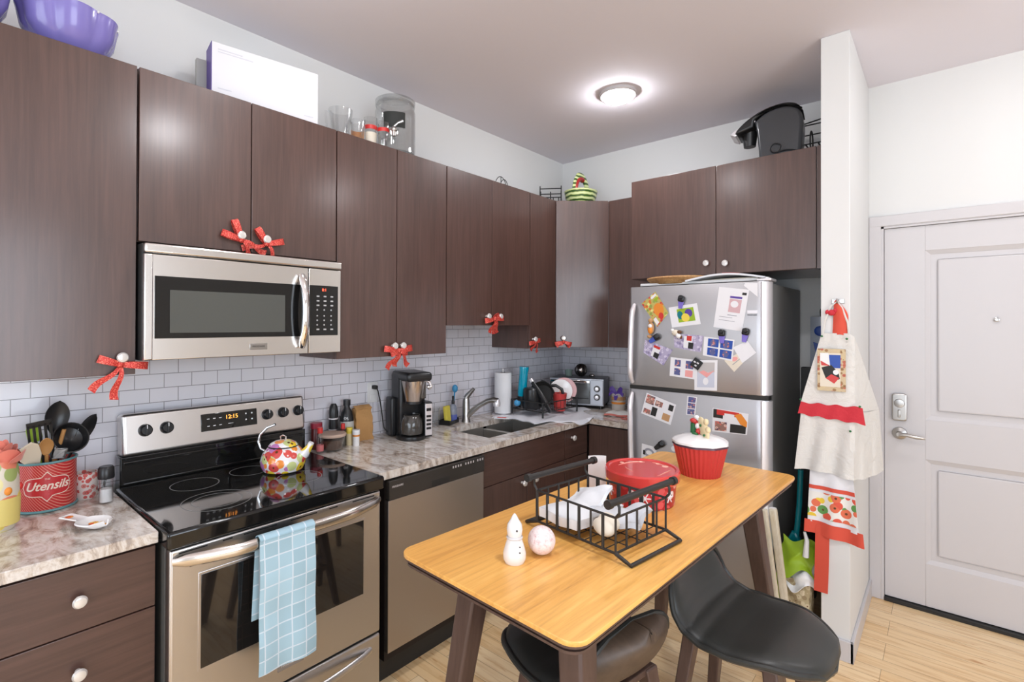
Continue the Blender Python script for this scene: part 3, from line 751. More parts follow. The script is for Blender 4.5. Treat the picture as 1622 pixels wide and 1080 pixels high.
paper('envelope', 'blank white envelope tilted at the right edge of the freezer door', 'envelope', [(1.637, 1.343), (1.592, 1.423), (1.662, 1.458), (1.703, 1.399)], [PAPER], (), .0009, GR)
paper('gift_tag', 'pink and cream gift card below the tilted white envelope', 'card', [(1.598, 1.295), (1.548, 1.352), (1.613, 1.391), (1.662, 1.37)], [CREAM, PINK, GREYP], [(1, ell(.55, .7, .2, .2)), (2, R_(.2, .4, .8, .45))], .0002, GR)
paper('photo_strip', 'white card with four small dark portraits under the black square magnet', 'photo', [(1.255, 1.252), (1.262, 1.357), (1.401, 1.348), (1.394, 1.241)], [PAPER, PRN_B, PINK],
      [(1, R_(.18, .55, .42, .9)), (1, R_(.62, .5, .92, .9)), (1, R_(.18, .1, .42, .45)), (2, R_(.62, .08, .92, .42))], group=GR)
paper('drawing', 'white card with a pink and blue drawing at the bottom of the freezer door', 'drawing', [(1.394, 1.183), (1.394, 1.347), (1.516, 1.353), (1.513, 1.19)], [PAPER, mat('pale_blue_print', (.55, .57, .66), .7), PINK, mat('pale_grey_print', (.50, .47, .46), .7)],
      [(3, R_(.12, .6, .88, .92)), (1, R_(.12, .1, .88, .6)), (2, [(.2, .6), (.55, .42), (.88, .66), (.6, .58), (.4, .66)]), (0, ell(.5, .3, .12, .12))], .0016, GR)
paper('photo_collage', 'tilted photo collage on the upper left of the lower fridge door', 'photo', [(1.085, 1.02), (1.12, 1.143), (1.293, 1.092), (1.261, .974)], [PAPER, PRN_S, BLKM, TAN],
      [(1, R_(.04, .56, .32, .95)), (1, R_(.05, .08, .28, .3)), (2, R_(.3, .1, .48, .5)), (3, R_(.68, .1, .92, .42)), (2, R_(.8, .62, .95, .9)), (1, R_(.36, .6, .6, .85))], group=GR)
paper('photo_strip', 'small dark vertical photo strip on the lower fridge door', 'photo', [(1.348, 1.043), (1.356, 1.148), (1.409, 1.145), (1.398, 1.044)], [PAPER, PRN_B], [(1, R_(.12, .68, .88, .96)), (1, R_(.12, .36, .88, .64)), (1, R_(.12, .04, .88, .32))], group=GR)
paper('photo_collage', 'photo collage card at the right of the lower fridge door above the cupcake jar', 'photo', [(1.487, .971), (1.491, 1.097), (1.667, 1.085), (1.659, .976)], [PAPER, BLKM, PRN_S, RED, CREAM, ORG],
      [(1, R_(.02, .6, .3, .97)), (3, R_(.12, .75, .75, .97)), (0, R_(.34, .55, .62, .85)), (2, R_(.08, .06, .42, .46)), (1, R_(.52, .04, .96, .42)), (5, [(.62, .85), (.8, .95), (.98, .6), (.98, .35), (.8, .45)])], group=GR)
paper('cartoon_card', 'white card with dark line print low on the lower fridge door', 'card', [(1.087, .755), (1.09, .844), (1.18, .834), (1.18, .755)], [PAPER, GREYP, BLKM], [(1, ell(.5, .5, .35, .3)), (0, ell(.5, .5, .2, .15)), (2, R_(.1, .3, .25, .6))], group=GR)
def clip(x, z, rot, label, top=BLK, low=PURPD):
    g = G(); M1 = Matrix.Rotation(rot, 4, 'Y')
    g.m(0).ob((0, -.012, .012), (.036, .018, .034), (0, 0, 0), .008, 3); g.cyl((0, -.02, .02), (0, -.031, .022), .013, .010)
    g.m(1).prism([(-.016, 0), (.016, 0), (.011, -.042), (-.009, -.042)], 0, .008, .002, Matrix.Translation((0, -.003, 0)) @ Matrix.Rotation(PI/2, 4, 'X'))
    bmesh.ops.transform(g.b, matrix=M1, verts=g.b.verts[:])
    solo(g, 'clip_magnet', [top, low], label, 'magnet', (x, -.803, z), group='magnets on the refrigerator')
PCL = mat('purple_clip', (.20, .15, .55), .35)
clip(1.324, 1.672, .15, 'black and purple clip magnet holding the white photo card', BLK, PCL)
clip(1.539, 1.485, 0, 'black and purple clip magnet over the four blue portraits', BLK, PCL)
clip(1.654, 1.493, .2, 'black and purple clip magnet above the blank envelope', BLK, PCL)
clip(1.175, 1.463, 1.0, 'black and blue clip magnet above the tilted lilac photo', BLK, mat('blue_clip', (.06, .10, .42), .35))
clip(1.205, .855, .9, 'black clip magnet low on the lower fridge door', BLK, BLKM)
g = G(); g.ob((0, -.005, 0), (.052, .007, .052), (0, .6, 0), .003)
g.m(1)
for dx, dz in ((-.008, .01), (.008, .004), (-.004, -.010)): g.ob((dx, -.0088, dz), (.012, .0008, .008), (0, .6, 0))
solo(g, 'square_magnet', [BLK, SSE], 'black square magnet turned on its corner above the pink drawing', 'magnet', (1.408, -.8045, 1.328))
g = G(); g.sph((0, -.012, 0), (.02, .012, .036)); g.sph((0, -.014, .043), (.014, .012, .014)); g.m(1).sph((0, -.02, -.012), (.014, .010, .022)); g.m(2).sph((.0, -.022, .012), (.012, .008, .012)); g.m(0).sph((-.006, -.016, -.048), (.014, .012, .010))
solo(g, 'figure_magnet', [TAN, ORG, WHTC], 'orange and white figure magnet at the left of the freezer door', 'magnet', (1.150, -.803, 1.520))
g = G(); g.sph((0, -.014, 0), (.022, .014, .017)); g.m(1).sph((.017, -.02, -.017), (.015, .012, .014)); g.sph((-.018, -.014, .014), (.010, .008, .010)); g.m(2).sph((.022, -.018, .004), (.013, .010, .010)); g.sph((.03, -.016, -.024), (.008, .008, .010))
solo(g, 'puppy_magnet', [CREAM, WHTC, mat('brown', (.12, .05, .02), .5)], 'brown and white puppy magnet on the freezer door', 'magnet', (1.296, -.803, 1.495))
solo(G().lathe([(0, 0), (.016, 0), (.016, .006), (0, .008)], M=Matrix.Rotation(PI/2, 4, 'X')), 'round_magnet', WHT, 'small white round magnet low on the lower fridge door', 'magnet', (1.283, -.8015, .845))

# on top of the fridge
g = G(); g.box(-.32, .33, -.20, .20, 0, .012, .004); g.box(-.32, .33, -.20, -.19, 0, .022, .004)
solo(g, 'serving_tray', WHT, 'flat white tray lying on top of the refrigerator', 'tray', (1.36, -.52, 1.764))
g = G(); g.lathe([(0, 0), (.15, 0), (.185, .034), (.18, .042), (.148, .008), (0, .008)], n=60, fn=lambda a, z: 1+.018*math.sin(a*30+z*120))
solo(g, 'wicker_basket', WICK, 'shallow woven wicker basket on the tray on top of the refrigerator', 'basket', (1.225, -.585, 1.779))
def mag(label, loc, rz, w, d, lift, mt, red=False):
    g = G()
    g.sheet(lambda u, v: ((u-.5)*w, (v-.5)*d, .002+lift*math.sin(PI*u)), 16, 3, .010)
    if red: g.m(1).sheet(lambda u, v: ((u*.22-.02)*w, -(.5)*d+.001+v*.03, .0128+lift*math.sin(PI*(.48+u*.22))), 4, 2, .0012)
    solo(g, 'magazine', [mt, RED], label, 'magazine', loc, rz)
mag('bowed white magazine with a red band on top of the refrigerator', (1.52, -.655, 1.779), .05, .40, .17, .028, PAPER, True)
mag('flat cream magazine under the bowed one on top of the refrigerator', (1.55, -.60, 1.7775), -.1, .30, .2, .004, CREAM)

# ================================================================ RIBBON BOWS
def bow(label, p, N, s=1.0, loops=((-1, .05, 1), (1, -.02, 1)), tails=((-.9, 1.0), (-.15, 1.1)), cat='bow', name='ribbon_bow'):
    N = Vector(N).normalized(); Z = Vector((0, 0, 1)); U = Z.cross(N).normalized()
    g = G(); w = .0115*s
    for sgn, tilt, ln in loops:
        L = .062*s*ln; pts, ws = [], []
        for k in range(15):
            a = PI*2*k/14; r = L*(1-math.cos(a))/2
            c = U*(sgn*r*math.cos(tilt))+Z*(r*math.sin(tilt))+N*(.010*math.sin(a)*s+.004)
            pts.append(c); q = .35+.65*math.sin(a/2)**.7
            ws.append((Z*math.cos(tilt)-U*sgn*math.sin(tilt))*w*q)
        g.strip(pts, ws)
    for dx, ln in tails:
        pts, ws = [], []
        L = .085*s*ln; d = (U*dx-Z*1.0).normalized(); sd = N.cross(d).normalized()
        for k in range(9):
            u = k/8; pts.append(d*(L*u)+N*(.004+.006*math.sin(u*5)*s)+sd*(.005*math.sin(u*6)*s)); ws.append(sd*w*(.35+.6*u))
        g.strip(pts, ws)
    g.sph((N*.007), (.010*s,)*3, 12)
    return solo(g, name, RIB, label, cat, p)
PX = (1, 0, 0)
def below(y, z, d=.018): return (.358, y, z-d)
bow('red glitter ribbon bow on the knob of the left tall wall cabinet', (.362, -3.176, 1.402), PX, 1.15, ((-1, .35, .9), (1, -.10, 1.1)), ((-.9, 1.15), (-.12, 1.2)))
bow('red ribbon bow on the left knob above the microwave', (.362, -2.789, 1.865), PX, 1.15, ((-1, .3, 1.05), (-1, 1.25, 1.15)), ((.7, .8), (2.6, 1.1)))
bow('red ribbon bow on the right knob above the microwave', (.362, -2.690, 1.862), PX, 1.15, ((1, .25, 1.05), (-1, 1.9-PI*.28, 1.0)), ((.6, .9), (-3.2, 1.0)))
bow('red ribbon bow on the knobs of the cabinet above the coffee maker', (.362, -2.02, 1.405), PX, 1.35, ((-1, .15, 1.05), (1, .15, 1.05), (-1, -.3, .6), (1, -.2, .7)), ((-.7, .95), (.9, .9), (-.2, .7)))
bow('red ribbon bow on the two knobs of the cabinet above the sink', (.362, -1.292, 1.572), PX, 1.35, ((-1, -.15, 1.0), (1, .05, 1.05), (1, .5, .6)), ((-.35, .8), (.05, .8), (.45, .8)))
bow('small red ribbon bow on the narrow cabinet left of the corner', (.362, -.878, 1.422), PX, 1.15, ((-1, -.15, .9), (1, .2, .8)), ((-.6, .7), (.5, .8)))
bow('small red ribbon bow on the diagonal corner cabinet', (KP.x+.012, KP.y-.014, 1.415), (nn.x, nn.y, 0), 1.15, ((-1, -.2, .9), (1, -.25, .8)), ((-1.4, .6), (1.6, .6)))

# ================================================================ ON TOP OF THE WALL CABINETS
def bowl(label, loc, r, h, lob, rz=0, tilt=0):
    g = G(); fn = lambda a, z: 1+.09*abs(math.cos(a*lob/2))*min(1, z/(h*.4))
    g.lathe([(0, 0), (r*.45, 0), (r*.72, h*.18), (r*.93, h*.55), (r, h*.9), (r*1.03, h), (r*.99, h*.99), (r*.95, h*.85), (r*.88, h*.52), (r*.66, h*.2), (0, h*.05)], n=96, fn=fn)
    g.m(1)
    for k in range(lob*2):
        a = 2*PI*k/(lob*2); g.sph((r*1.01*1.03*math.cos(a), r*1.01*1.03*math.sin(a), h*.985), .004, 8)
    solo(g, 'punch_bowl', [PURP, WHTC], label, 'bowl', loc, rz)
bowl('large scalloped purple bowl on top of the left cabinet, nearest its right edge', (.205, -3.290, ZT), .125, .150, 7)
bowl('large scalloped purple bowl at the far left end of the left cabinet top', (.215, -3.565, ZT), .125, .165, 7, .2)
g = G(); g.sheet(lambda u, v: (.05*math.cos(PI*u), .03*math.sin(PI*u), .005+v*.075), 14, 3, .004)
g.sheet(lambda u, v: ((v*2-1)*.048, u*.028, .0), 3, 3, .004)
solo(g, 'purple_cup', PURP, 'small purple cup behind the right purple bowl', 'cup', (.10, -3.16, ZT), .7)
g = G(); g.box(-.212, .212, -.05, .05, 0, .232, .002); g.m(1)
g.box(-.2135, -.212, -.05, .05, 0, .232); g.m(2)
for i, (a, b, z) in enumerate(((-.19, -.1, .205), (-.19, -.06, .195), (-.19, -.14, .05), (.15, .19, .03))): g.box(a, b, -.0508, -.05, z, z+.004)
o = solo(g, 'appliance_box', [mat('box_white', (.66, .65, .67), .6), PURPD, mat('box_print', (.55, .55, .60), .7)], 'white cardboard box standing on top of the microwave cabinet', 'box', (.245, -2.645, ZT), math.radians(90-9))
g = G(); g.box(-.09, .09, -.012, .012, 0, .19, .002)
solo(g, 'book', mat('grey_book', (.42, .41, .38), .6), 'thin grey-green book standing behind the white box on the cabinet', 'book', (.165, -2.795, ZT), math.radians(82))
g = G(); g.prism([(-.07, -.13), (.07, -.13), (.09, .13), (-.09, .13)], 0, .045, .006)
solo(g, 'foil_pan', mat('foil', (.6, .6, .6), .3, .8), 'grey foil pan lying left of the white box on the cabinet', 'pan', (.13, -3.01, ZT))
def mug(label, loc, r, h, cols, rz, handle=True, name='glass_mug', cat='mug'):
    t = thing(name, label, cat, loc, rz)
    g = G(); g.lathe([(0, .004), (r*.7, .004), (r*.72, 0), (r*.75, .004), (r, h), (r*.94, h), (r*.68, .010), (0, .010)], n=28)
    g.build('cup', GLASS, t)
    for c, a, b in cols:
        rr_ = lambda z: r*(.75+.25*z/h)+.0006
        q = G(); q.sheet(lambda u, v: (rr_(a+(b-a)*v)*math.cos(u*2.6-1.9), rr_(a+(b-a)*v)*math.sin(u*2.6-1.9), a+(b-a)*v), 14, 2, .0006); q.build('printed_band', c, t)
    if handle:
        q = G(); q.tube([(0, r*.85, h*.82), (0, r*1.35, h*.88), (0, r*1.75, h*.65), (0, r*1.6, h*.35), (0, r*.85, h*.2)], .006, 8); q.build('handle', GLASS, t)
mug('clear glass mug with an amber band nearest the white box on the cabinet', (.27, -2.20, ZT), .036, .11, [(ORG, .03, .07), (mat('maroon', (.2, .02, .02), .4), .0, .03)], PI)
mug('tall clear glass with a red printed band left of the drink dispenser', (.27, -2.125, ZT), .034, .145, [(RED, .085, .105), (CREAM, .02, .07)], .3, False, 'drinking_glass', 'glass')
mug('clear tumbler with a red printed band touching the drink dispenser', (.30, -2.07, ZT), .032, .13, [(RED, .082, .1)], .1, False, 'drinking_glass', 'glass')
t = thing('glass_measuring_jug', 'tall thin clear glass jug behind the printed glasses on the cabinet', 'jug', (.15, -2.22, ZT))
G().lathe([(0, 0), (.035, 0), (.05, .12), (.06, .19), (.057, .19), (.046, .12), (.032, .006), (0, .006)], n=28).build('glass_body', GLASS, t)
G().tube([(0, -.055, .17), (0, -.085, .16), (0, -.078, .09), (0, -.045, .06)], .005, 8).build('handle', GLASS, t)
t = thing('drink_dispenser', 'clear glass drink dispenser with a chalkboard label and silver tap', 'drink dispenser', (.235, -1.945, ZT), math.radians(-40))
R1 = .106
g = G(); g.lathe([(0, .006), (R1-.006, .006), (R1, .012), (R1, .235), (R1-.012, .262), (R1-.010, .285), (R1-.016, .285), (R1-.018, .262), (R1-.006, .232), (R1-.006, .016), (0, .014)], n=56)
g.build('jar', GLASS2, t)
g = G(); g.lathe([(R1-.008, .272), (R1-.002, .275), (R1-.001, .296), (R1-.010, .302), (R1-.03, .300), (.03, .292), (0, .290)], n=56); g.tube([((R1-.006)*math.cos(a), (R1-.006)*math.sin(a), .268) for a in [2*PI*k/40 for k in range(40)]], .003, 6, True)
g.build('lid', GLASS2, t)
g = G(); g.sheet(lambda u, v: ((R1+.001)*math.cos((u-.5)*1.05), (R1+.001)*math.sin((u-.5)*1.05), .125+.08*v), 20, 2, .0015); g.build('chalkboard_label', CHALK, t)
g = G(); g.cyl((R1-.002, 0, .095), (R1+.008, 0, .095), .02); g.cyl((R1, 0, .095), (R1+.05, 0, .095), .010); g.sph((R1+.045, 0, .095), .016); g.cyl((R1+.045, 0, .095), (R1+.048, 0, .06), .011, .009); g.tube([(R1+.045, 0, .11), (R1+.047, .02, .128), (R1+.045, .045, .14)], [.006, .006, .009], 8)
g.build('tap', NICK, t)
def wire(name, label, cat, loc, polys, r=.003, rz=0, m=BLKM):
    g = G()
    for p in polys:
        if p[0] == p[-1]: g.tube(p[:-1], r, 6, True)
        else: g.tube(p, r, 6)
    return solo(g, name, m, label, cat, loc, rz)
arc = lambda c, rx, rz_, a0=0, a1=PI, n=12: [(c[0], c[1]+rx*math.cos(a0+(a1-a0)*k/n), c[2]+rz_*math.sin(a0+(a1-a0)*k/n)) for k in range(n+1)]
wire('wire_stand', 'small round black wire stand on the sink cabinet top', 'wire stand', (.20, -1.04, ZT), [arc((0, 0, .0), .065, .105), arc((.03, 0, .0), .045, .08), arc((.03, 0, 0), .025, .05), [(0, -.065, .003), (.03, -.045, .003)], [(0, .065, .003), (.03, .045, .003)], [(0, 0, .105), (0, 0, .0)]], .0025)
def rack(w, d, h, n):
    P = []
    for z in (0.004, h*.55, h):
        P.append([(-w/2, -d/2, z), (w/2, -d/2, z), (w/2, d/2, z), (-w/2, d/2, z), (-w/2, -d/2, z)])
    for x in (-w/2, w/2):
        for y in (-d/2, d/2): P.append([(x, y, 0), (x, y, h+.02)])
    for i in range(n): P.append([(-w/2+w*(i+.5)/n, -d/2, h*.55), (-w/2+w*(i+.5)/n, d/2, h*.55)])
    return P
wire('wire_rack', 'black wire rack in the corner behind the watermelon basket', 'rack', (.135, -.37, ZT), rack(.16, .16, .15, 4)+[arc((0, -.09, .07), .05, .05, 0, 2*PI, 16)], .004, .6)
# watermelon basket
t = thing('watermelon_basket', 'ceramic watermelon-shaped basket with a handle on the corner cabinet', 'basket', (.375, -.32, ZT), math.radians(92))
G().lathe([(0, 0), (.075, 0), (.10, .02), (.118, .06), (.128, .105), (.131, .112), (.122, .112), (.11, .06), (.09, .02), (0, .012)], n=48, sx=1.05, sy=.92).build('basket', MELON, t)
g = G(); pts = [(.10*math.cos(PI*k/20)*1.0, 0, .105+.125*math.sin(PI*k/20)) for k in range(21)]
g.tube(pts, [.028 if k < 14 else .020 for k in range(21)], 12, flat=.5); g.build('handle', MELON, t)
g = G(); g.tube([(p[0]*.83, -.0, .105+(p[2]-.105)*.83) for p in pts[8:21]], .018, 10, flat=1.1); g.build('red_inside', MELR, t)
# pod coffee brewer
t = thing('pod_coffee_brewer', 'dark grey single-cup coffee brewer standing on the fridge cabinet', 'coffee maker', (1.70, -.38, ZF1), PI+.12)
BRW = mat('brewer_grey', (.045, .047, .052), .28, coat=.2)
def arcp(pts, n=6):
    out = []
    for k in range(len(pts)-1):
        p0, p1, p2, p3 = pts[max(k-1, 0)], pts[k], pts[k+1], pts[min(k+2, len(pts)-1)]
        for q in range(n):
            t_ = q/n; out.append(tuple(.5*((2*p1[c])+(-p0[c]+p2[c])*t_+(2*p0[c]-5*p1[c]+4*p2[c]-p3[c])*t_*t_+(-p0[c]+3*p1[c]-3*p2[c]+p3[c])*t_**3) for c in range(len(p1))))
    return out+[tuple(pts[-1])]
top = arcp([(.098, .245), (.06, .275), (0, .300), (-.06, .302), (-.11, .278), (-.135, .225), (-.132, .12), (-.125, 0)])
g = G(); g.prism([(.075, 0), (.080, .10), (.088, .19)]+top, -.095, .095, .018, Matrix.Rotation(PI/2, 4, 'X'), 4); g.build('brewer_body', BRW, t)
lt = arcp([(.20, .200), (.185, .225), (.13, .270), (.05, .308), (-.04, .322), (-.105, .305), (-.136, .26)])
g = G(); g.prism([(.19, .192)]+lt+arcp([(-.128, .262), (-.09, .288), (-.02, .300), (.05, .286), (.10, .256)])+[(.105, .218)], -.092, .092, .012, Matrix.Rotation(PI/2, 4, 'X'), 3); g.build('lid', BLK, t)
g = G(); g.prism([(.200, .186), (.228, .200), (.205, .222), (.150, .250), (.098, .268), (.094, .250), (.15, .225)], -.080, .080, .006, Matrix.Rotation(PI/2, 4, 'X'), 2); g.build('silver_lip', SSE, t)
G().lathe([(0, 0), (.032, 0), (.042, .08), (0, .08)], (.135, 0, .135)).build('pod_holder', BLK, t)
G().box(.06, .21, -.07, .07, 0, .022, .008, 3).build('drip_tray', BLK, t)
G().tube(arcp([(-.12, .100, .04), (-.06, .104, .055), (.0, .103, .05), (.02, .102, .075), (.0, .102, .10), (-.03, .103, .085), (-.02, .103, .05), (.01, .102, .02), (.04, .102, .012)]), .0035, 8).build('power_cord', BLK, t)
P = rack(.24, .18, .24, 4)
for k in range(5): P.append([(.12, -.09+.18*k/4, 0), (.12, -.09+.18*k/4, .26)])
P += [arc((0, -.095, .14), .04, .06, 0, 2*PI, 14), [(-.12, -.09, .24), (.14, -.10, .27)]]
wire('wire_rack', 'black wire wine rack behind the pod coffee brewer', 'rack', (1.85, -.150, ZF1), P, .004)

# ================================================================ LEFT WORKTOP
ZW = .914
t = thing('utensil_tin', 'red striped tin with teal rims reading Utensils, full of cooking tools', 'utensil holder', (.128, -3.330, ZW), -.12)
R2, H2 = .079, .168
G().lathe([(0, .002), (R2-.002, .002), (R2, .006), (R2, H2-.008), (R2-.003, H2-.008), (R2-.003, .008), (0, .006)], n=56, sx=1).build('tin_body', TIN, t)
for z in (.005, H2-.006): G().tube([(R2*math.cos(2*PI*k/48), R2*math.sin(2*PI*k/48), z) for k in range(48)], .0042, 8, True).build('rim', TINT, t)
def oncyl(poly, R, a0, z0, h, g):
    """raised shape wrapped on a cylinder; poly in (arc metres, z)"""
    t_ = bmesh.new(); n = len(poly)
    a = [t_.verts.new(((R+h)*math.cos(a0+x/R), (R+h)*math.sin(a0+x/R), z0+z)) for x, z in poly]
    b = [t_.verts.new(((R-.001)*math.cos(a0+x/R), (R-.001)*math.sin(a0+x/R), z0+z)) for x, z in poly]
    # fan from centre strip so that it hugs the curve
    for i in range(n): t_.faces.new((a[i], b[i], b[(i+1) % n], a[(i+1) % n]))
    half = n//2
    for i in range(half-1): 
        q = [a[i], a[i+1], a[n-2-i], a[n-1-i]]
        try: t_.faces.new(q)
        except ValueError: pass
    bmesh.ops.recalc_face_normals(t_, faces=t_.faces[:]); g._add(t_, None, False)
def badge_poly(w, h, n=20):
    top, bot = [], []
    for i in range(n+1):
        x = -w+2*w*i/n; q = abs(x)/w
        y = h*(.62*(1-q**6)**.5+.38*math.exp(-(x/(w*.14))**2))
        top.append((x, y)); bot.append((x, -y))
    return top+bot[::-1]
g = G(); oncyl(badge_poly(.066, .050), R2, 0, .086, .0012, g); g.build('label_border', TINL, t)
g = G(); oncyl(badge_poly(.063, .046), R2, 0, .086, .0020, g); g.build('label_field', TINC, t)
text('label_text', 'Utensils', .039, (0, 0, 0), (0, 1, 0), (1, 0, 0), TINL, t, .0007, .35, .0007, bend=(R2+.0022, (0, 0, .088)), W=False, sx=.92)
text('label_text', 'THE', .008, (0, 0, 0), (0, 1, 0), (1, 0, 0), TINL, t, .0005, .2, 0, bend=(R2+.0022, (0, 0, .111)), W=False)
UB = Vector((.128, -3.330, ZW))
def utensil(name, label, head, kind, m, base=None, r=.005, rz=0.0, hs=1.0, cat='cooking utensil'):
    """a tool standing in the tin: handle from inside the tin up to its head"""
    head = Vector(head); d0 = head-UB; d0.z = 0
    foot = UB+Vector((-d0.x*.25, -d0.y*.25, .012)) if base is None else Vector(base)
    ax = (head-foot).normalized(); L = (head-foot).length
    q = Vector((0, 0, 1)).rotation_difference(ax).to_matrix().to_4x4()
    M1 = q @ Matrix.Rotation(rz, 4, 'Z')
    t = thing(name, label, cat, foot)
    hl = L-.045*hs
    g = G(); g.tube([(0, 0, 0), (0, 0, hl*.5), (0, 0, hl)], [r*1.2, r, r*.9], 10); bmesh.ops.transform(g.b, matrix=M1, verts=g.b.verts[:]); g.build('handle', m, t)
    g = G(); c = L
    if kind == 'spoon':
        g.sheet(lambda u, v: (.032*hs*math.sin(PI*u)**.6*(2*v-1)*(.75+.35*u), .010*hs*(1-(2*v-1)**2)*math.sin(PI*u), hl-.005+.105*hs*u), 16, 10, .0025)
    elif kind == 'ladle':
        g.lathe([(.0, 0), (.018*hs, .003), (.033*hs, .014), (.040*hs, .036), (.037*hs, .036), (.030*hs, .016), (.016*hs, .006), (0, .004)], (0, .02, hl+.02), 28, Matrix.Rotation(-1.25, 4, 'X')); g.tube([(0, 0, hl-.01), (0, -.004, hl+.01), (0, 0, hl+.03)], r*.9, 8)
    elif kind == 'slot':
        w_ = .033*hs
        for k in range(5): g.box(-w_+k*w_*.44, -w_+k*w_*.44+w_*.24, -.0015, .0015, hl-.002, hl+.085*hs, .0008)
        g.box(-w_, w_, -.0015, .0015, hl-.01, hl+.018, .001); g.box(-w_, w_, -.0015, .0015, hl+.075*hs, hl+.095*hs, .001)
    elif kind == 'spatula':
        g.prism([(-.012, -.01), (.012, -.01), (.034*hs, .03), (.036*hs, .085*hs), (.018*hs, .105*hs), (-.03*hs, .09*hs), (-.036*hs, .03)], -.004, .004, .003, Matrix.Translation((0, 0, hl)) @ Matrix.Rotation(PI/2, 4, 'X'), 2)
    elif kind == 'leaf':
        g.prism(rr(.05*hs, .07*hs, .015), -.002, .002, .001, Matrix.Translation((0, 0, hl+.03)) @ Matrix.Rotation(PI/2, 4, 'X'))
    bmesh.ops.transform(g.b, matrix=M1, verts=g.b.verts[:]); g.build('head', m, t)
FZ = PI/2+.1   # flat heads face the room
utensil('cooking_spoon', 'large black cooking spoon, tallest in the utensil tin', (.118, -3.303, 1.205), 'spoon', BLK, rz=FZ, hs=1.12)
utensil('ladle', 'black ladle with a round bowl in the utensil tin', (.098, -3.268, 1.165), 'ladle', BLK, rz=PI+FZ, hs=1.35)
utensil('serving_spoon', 'black spoon leaning out of the right side of the utensil tin', (.10, -3.225, 1.145), 'spoon', BLK, rz=FZ+.7, hs=1.25)
utensil('slotted_turner', 'black slotted turner leaning left in the utensil tin', (.165, -3.352, 1.165), 'slot', BLK, rz=FZ, hs=1.0)
utensil('wooden_spoon', 'light wooden spoon at the front of the utensil tin', (.178, -3.338, 1.125), 'spoon', WDS, rz=FZ, r=.006, hs=.62)
utensil('rubber_spatula', 'cream rubber spatula leaning out to the left of the utensil tin', (.185, -3.378, 1.105), 'spatula', SPAT, rz=FZ, hs=.8)
utensil('green_turner', 'green spatula behind the black turner in the utensil tin', (.085, -3.36, 1.165), 'leaf', GRN, rz=FZ, hs=.8)
utensil('wooden_stick', 'brown wooden spoon handle between the black spoons', (.14, -3.277, 1.215), 'none', WDS, rz=FZ, r=.007)
utensil('white_spatula', 'small white spatula head low at the front of the utensil tin', (.175, -3.305, 1.09), 'leaf', WHT, rz=FZ, hs=.5)
# patterned bottle with fabric rose at the picture's left edge
t = thing('patterned_bottle', 'tall lemon and flower patterned bottle topped with a coral fabric rose', 'bottle', (.285, -3.458, ZW))
g = G(); g.lathe([(0, 0), (.030, 0), (.038, .01), (.046, .10), (.044, .17), (.038, .215), (0, .215)], n=36)
g.build('bottle_body', speck('bottle_print', (.62, .56, .46), [(.72, .56, .12), (.70, .62, .30), (.66, .20, .12), (.30, .36, .12)], 16, .6, .35), t)
G().lathe([(.0455, .02), (.0472, .06), (.0476, .10), (.0455, .10)], n=36).build('lemon_band', mat('lemon_band', (.66, .53, .16), .5), t)
for k in range(5):
    a = k*1.25-.9; G().sph((.043*math.cos(a), .043*math.sin(a), .122), (.010, .010, .013), 12).build('printed_flower', ORG if k % 2 else RED, t)
g = G()
for i in range(13):
    a = i*2.4; r0 = .006+.0038*i
    g.sheet(lambda u, v, a=a, r0=r0: ((r0+.010*v)*math.cos(a+(u-.5)*1.9), (r0+.010*v)*math.sin(a+(u-.5)*1.9), .205+.045*v+.022*math.sin(PI*u)*v-.0016*i*v*2), 8, 4, .0012)
g.build('fabric_rose', mat('coral_fabric', (.74, .20, .14), .7, sheen=.3), t)
# red patterned mug, salt grinder, spoon rest
t = thing('patterned_mug', 'red and white patterned mug with a black handle behind the utensil tin', 'mug', (.115, -3.222, ZW))
G().lathe([(0, 0), (.030, 0), (.034, .006), (.034, .092), (.031, .092), (.031, .008), (0, .006)], n=32).build('cup', speck('mug_print', (.70, .62, .58), [(.55, .10, .09), (.60, .20, .18)], 60, .45, .3), t)
G().tube([(.0, .030, .08), (0, .052, .078), (0, .056, .05), (0, .050, .022), (0, .030, .018)], .005, 8).build('handle', BLK, t)
t = thing('salt_shaker', 'clear glass salt grinder with a black cap beside the range', 'salt shaker', (.235, -3.187, ZW))
G().lathe([(0, 0), (.020, 0), (.0215, .004), (.0205, .05), (.022, .088), (.0205, .088), (.019, .05), (.0195, .006), (0, .005)], n=28).build('jar', GLASS, t)
G().lathe([(0, .006), (.0185, .006), (.018, .05), (0, .052)], n=24).build('salt', mat('salt_white', (.80, .78, .78), .8), t)
G().lathe([(0, .086), (.0235, .086), (.0245, .092), (.0235, .122), (.019, .128), (0, .128)], n=28).build('cap', BLK, t)
t = thing('spoon_rest', 'white spoon rest painted with orange flowers lying on the left worktop', 'spoon rest', (.478, -3.264, ZW), math.radians(203))
def sr(u, v):
    x = -.054+.195*u; e = .044*math.sqrt(max(0, 1-(x/.0545)**2)); w = (e**4+(.016+.004*max(0, x)/.14)**4)**.25
    if u > .93: w *= math.sqrt(max(0, 1-((u-.93)/.07)**2))
    if u < .04: w = min(w, e+.001)
    q = 2*v-1; b = max(0, 1-max(0, x-.02)/.03)
    return (x, w*q, .005+.016*abs(q)**2.4*(.3+.7*b)+.010*max(0, 1-b)+.012*max(0, -x-.03)/.024*.8)
g = G(); g.sheet(sr, 40, 12, .004); g.build('rest', WHTC, t)
g = G()
for x, y, r in ((-.012, .006, .018), (.014, -.008, .013), (-.03, -.012, .010), (.112, 0, .011), (-.005, -.022, .010)): g.sph((x, y, .0115 + (.0085 if x > .05 else 0)), (r, r, .0022), 16)
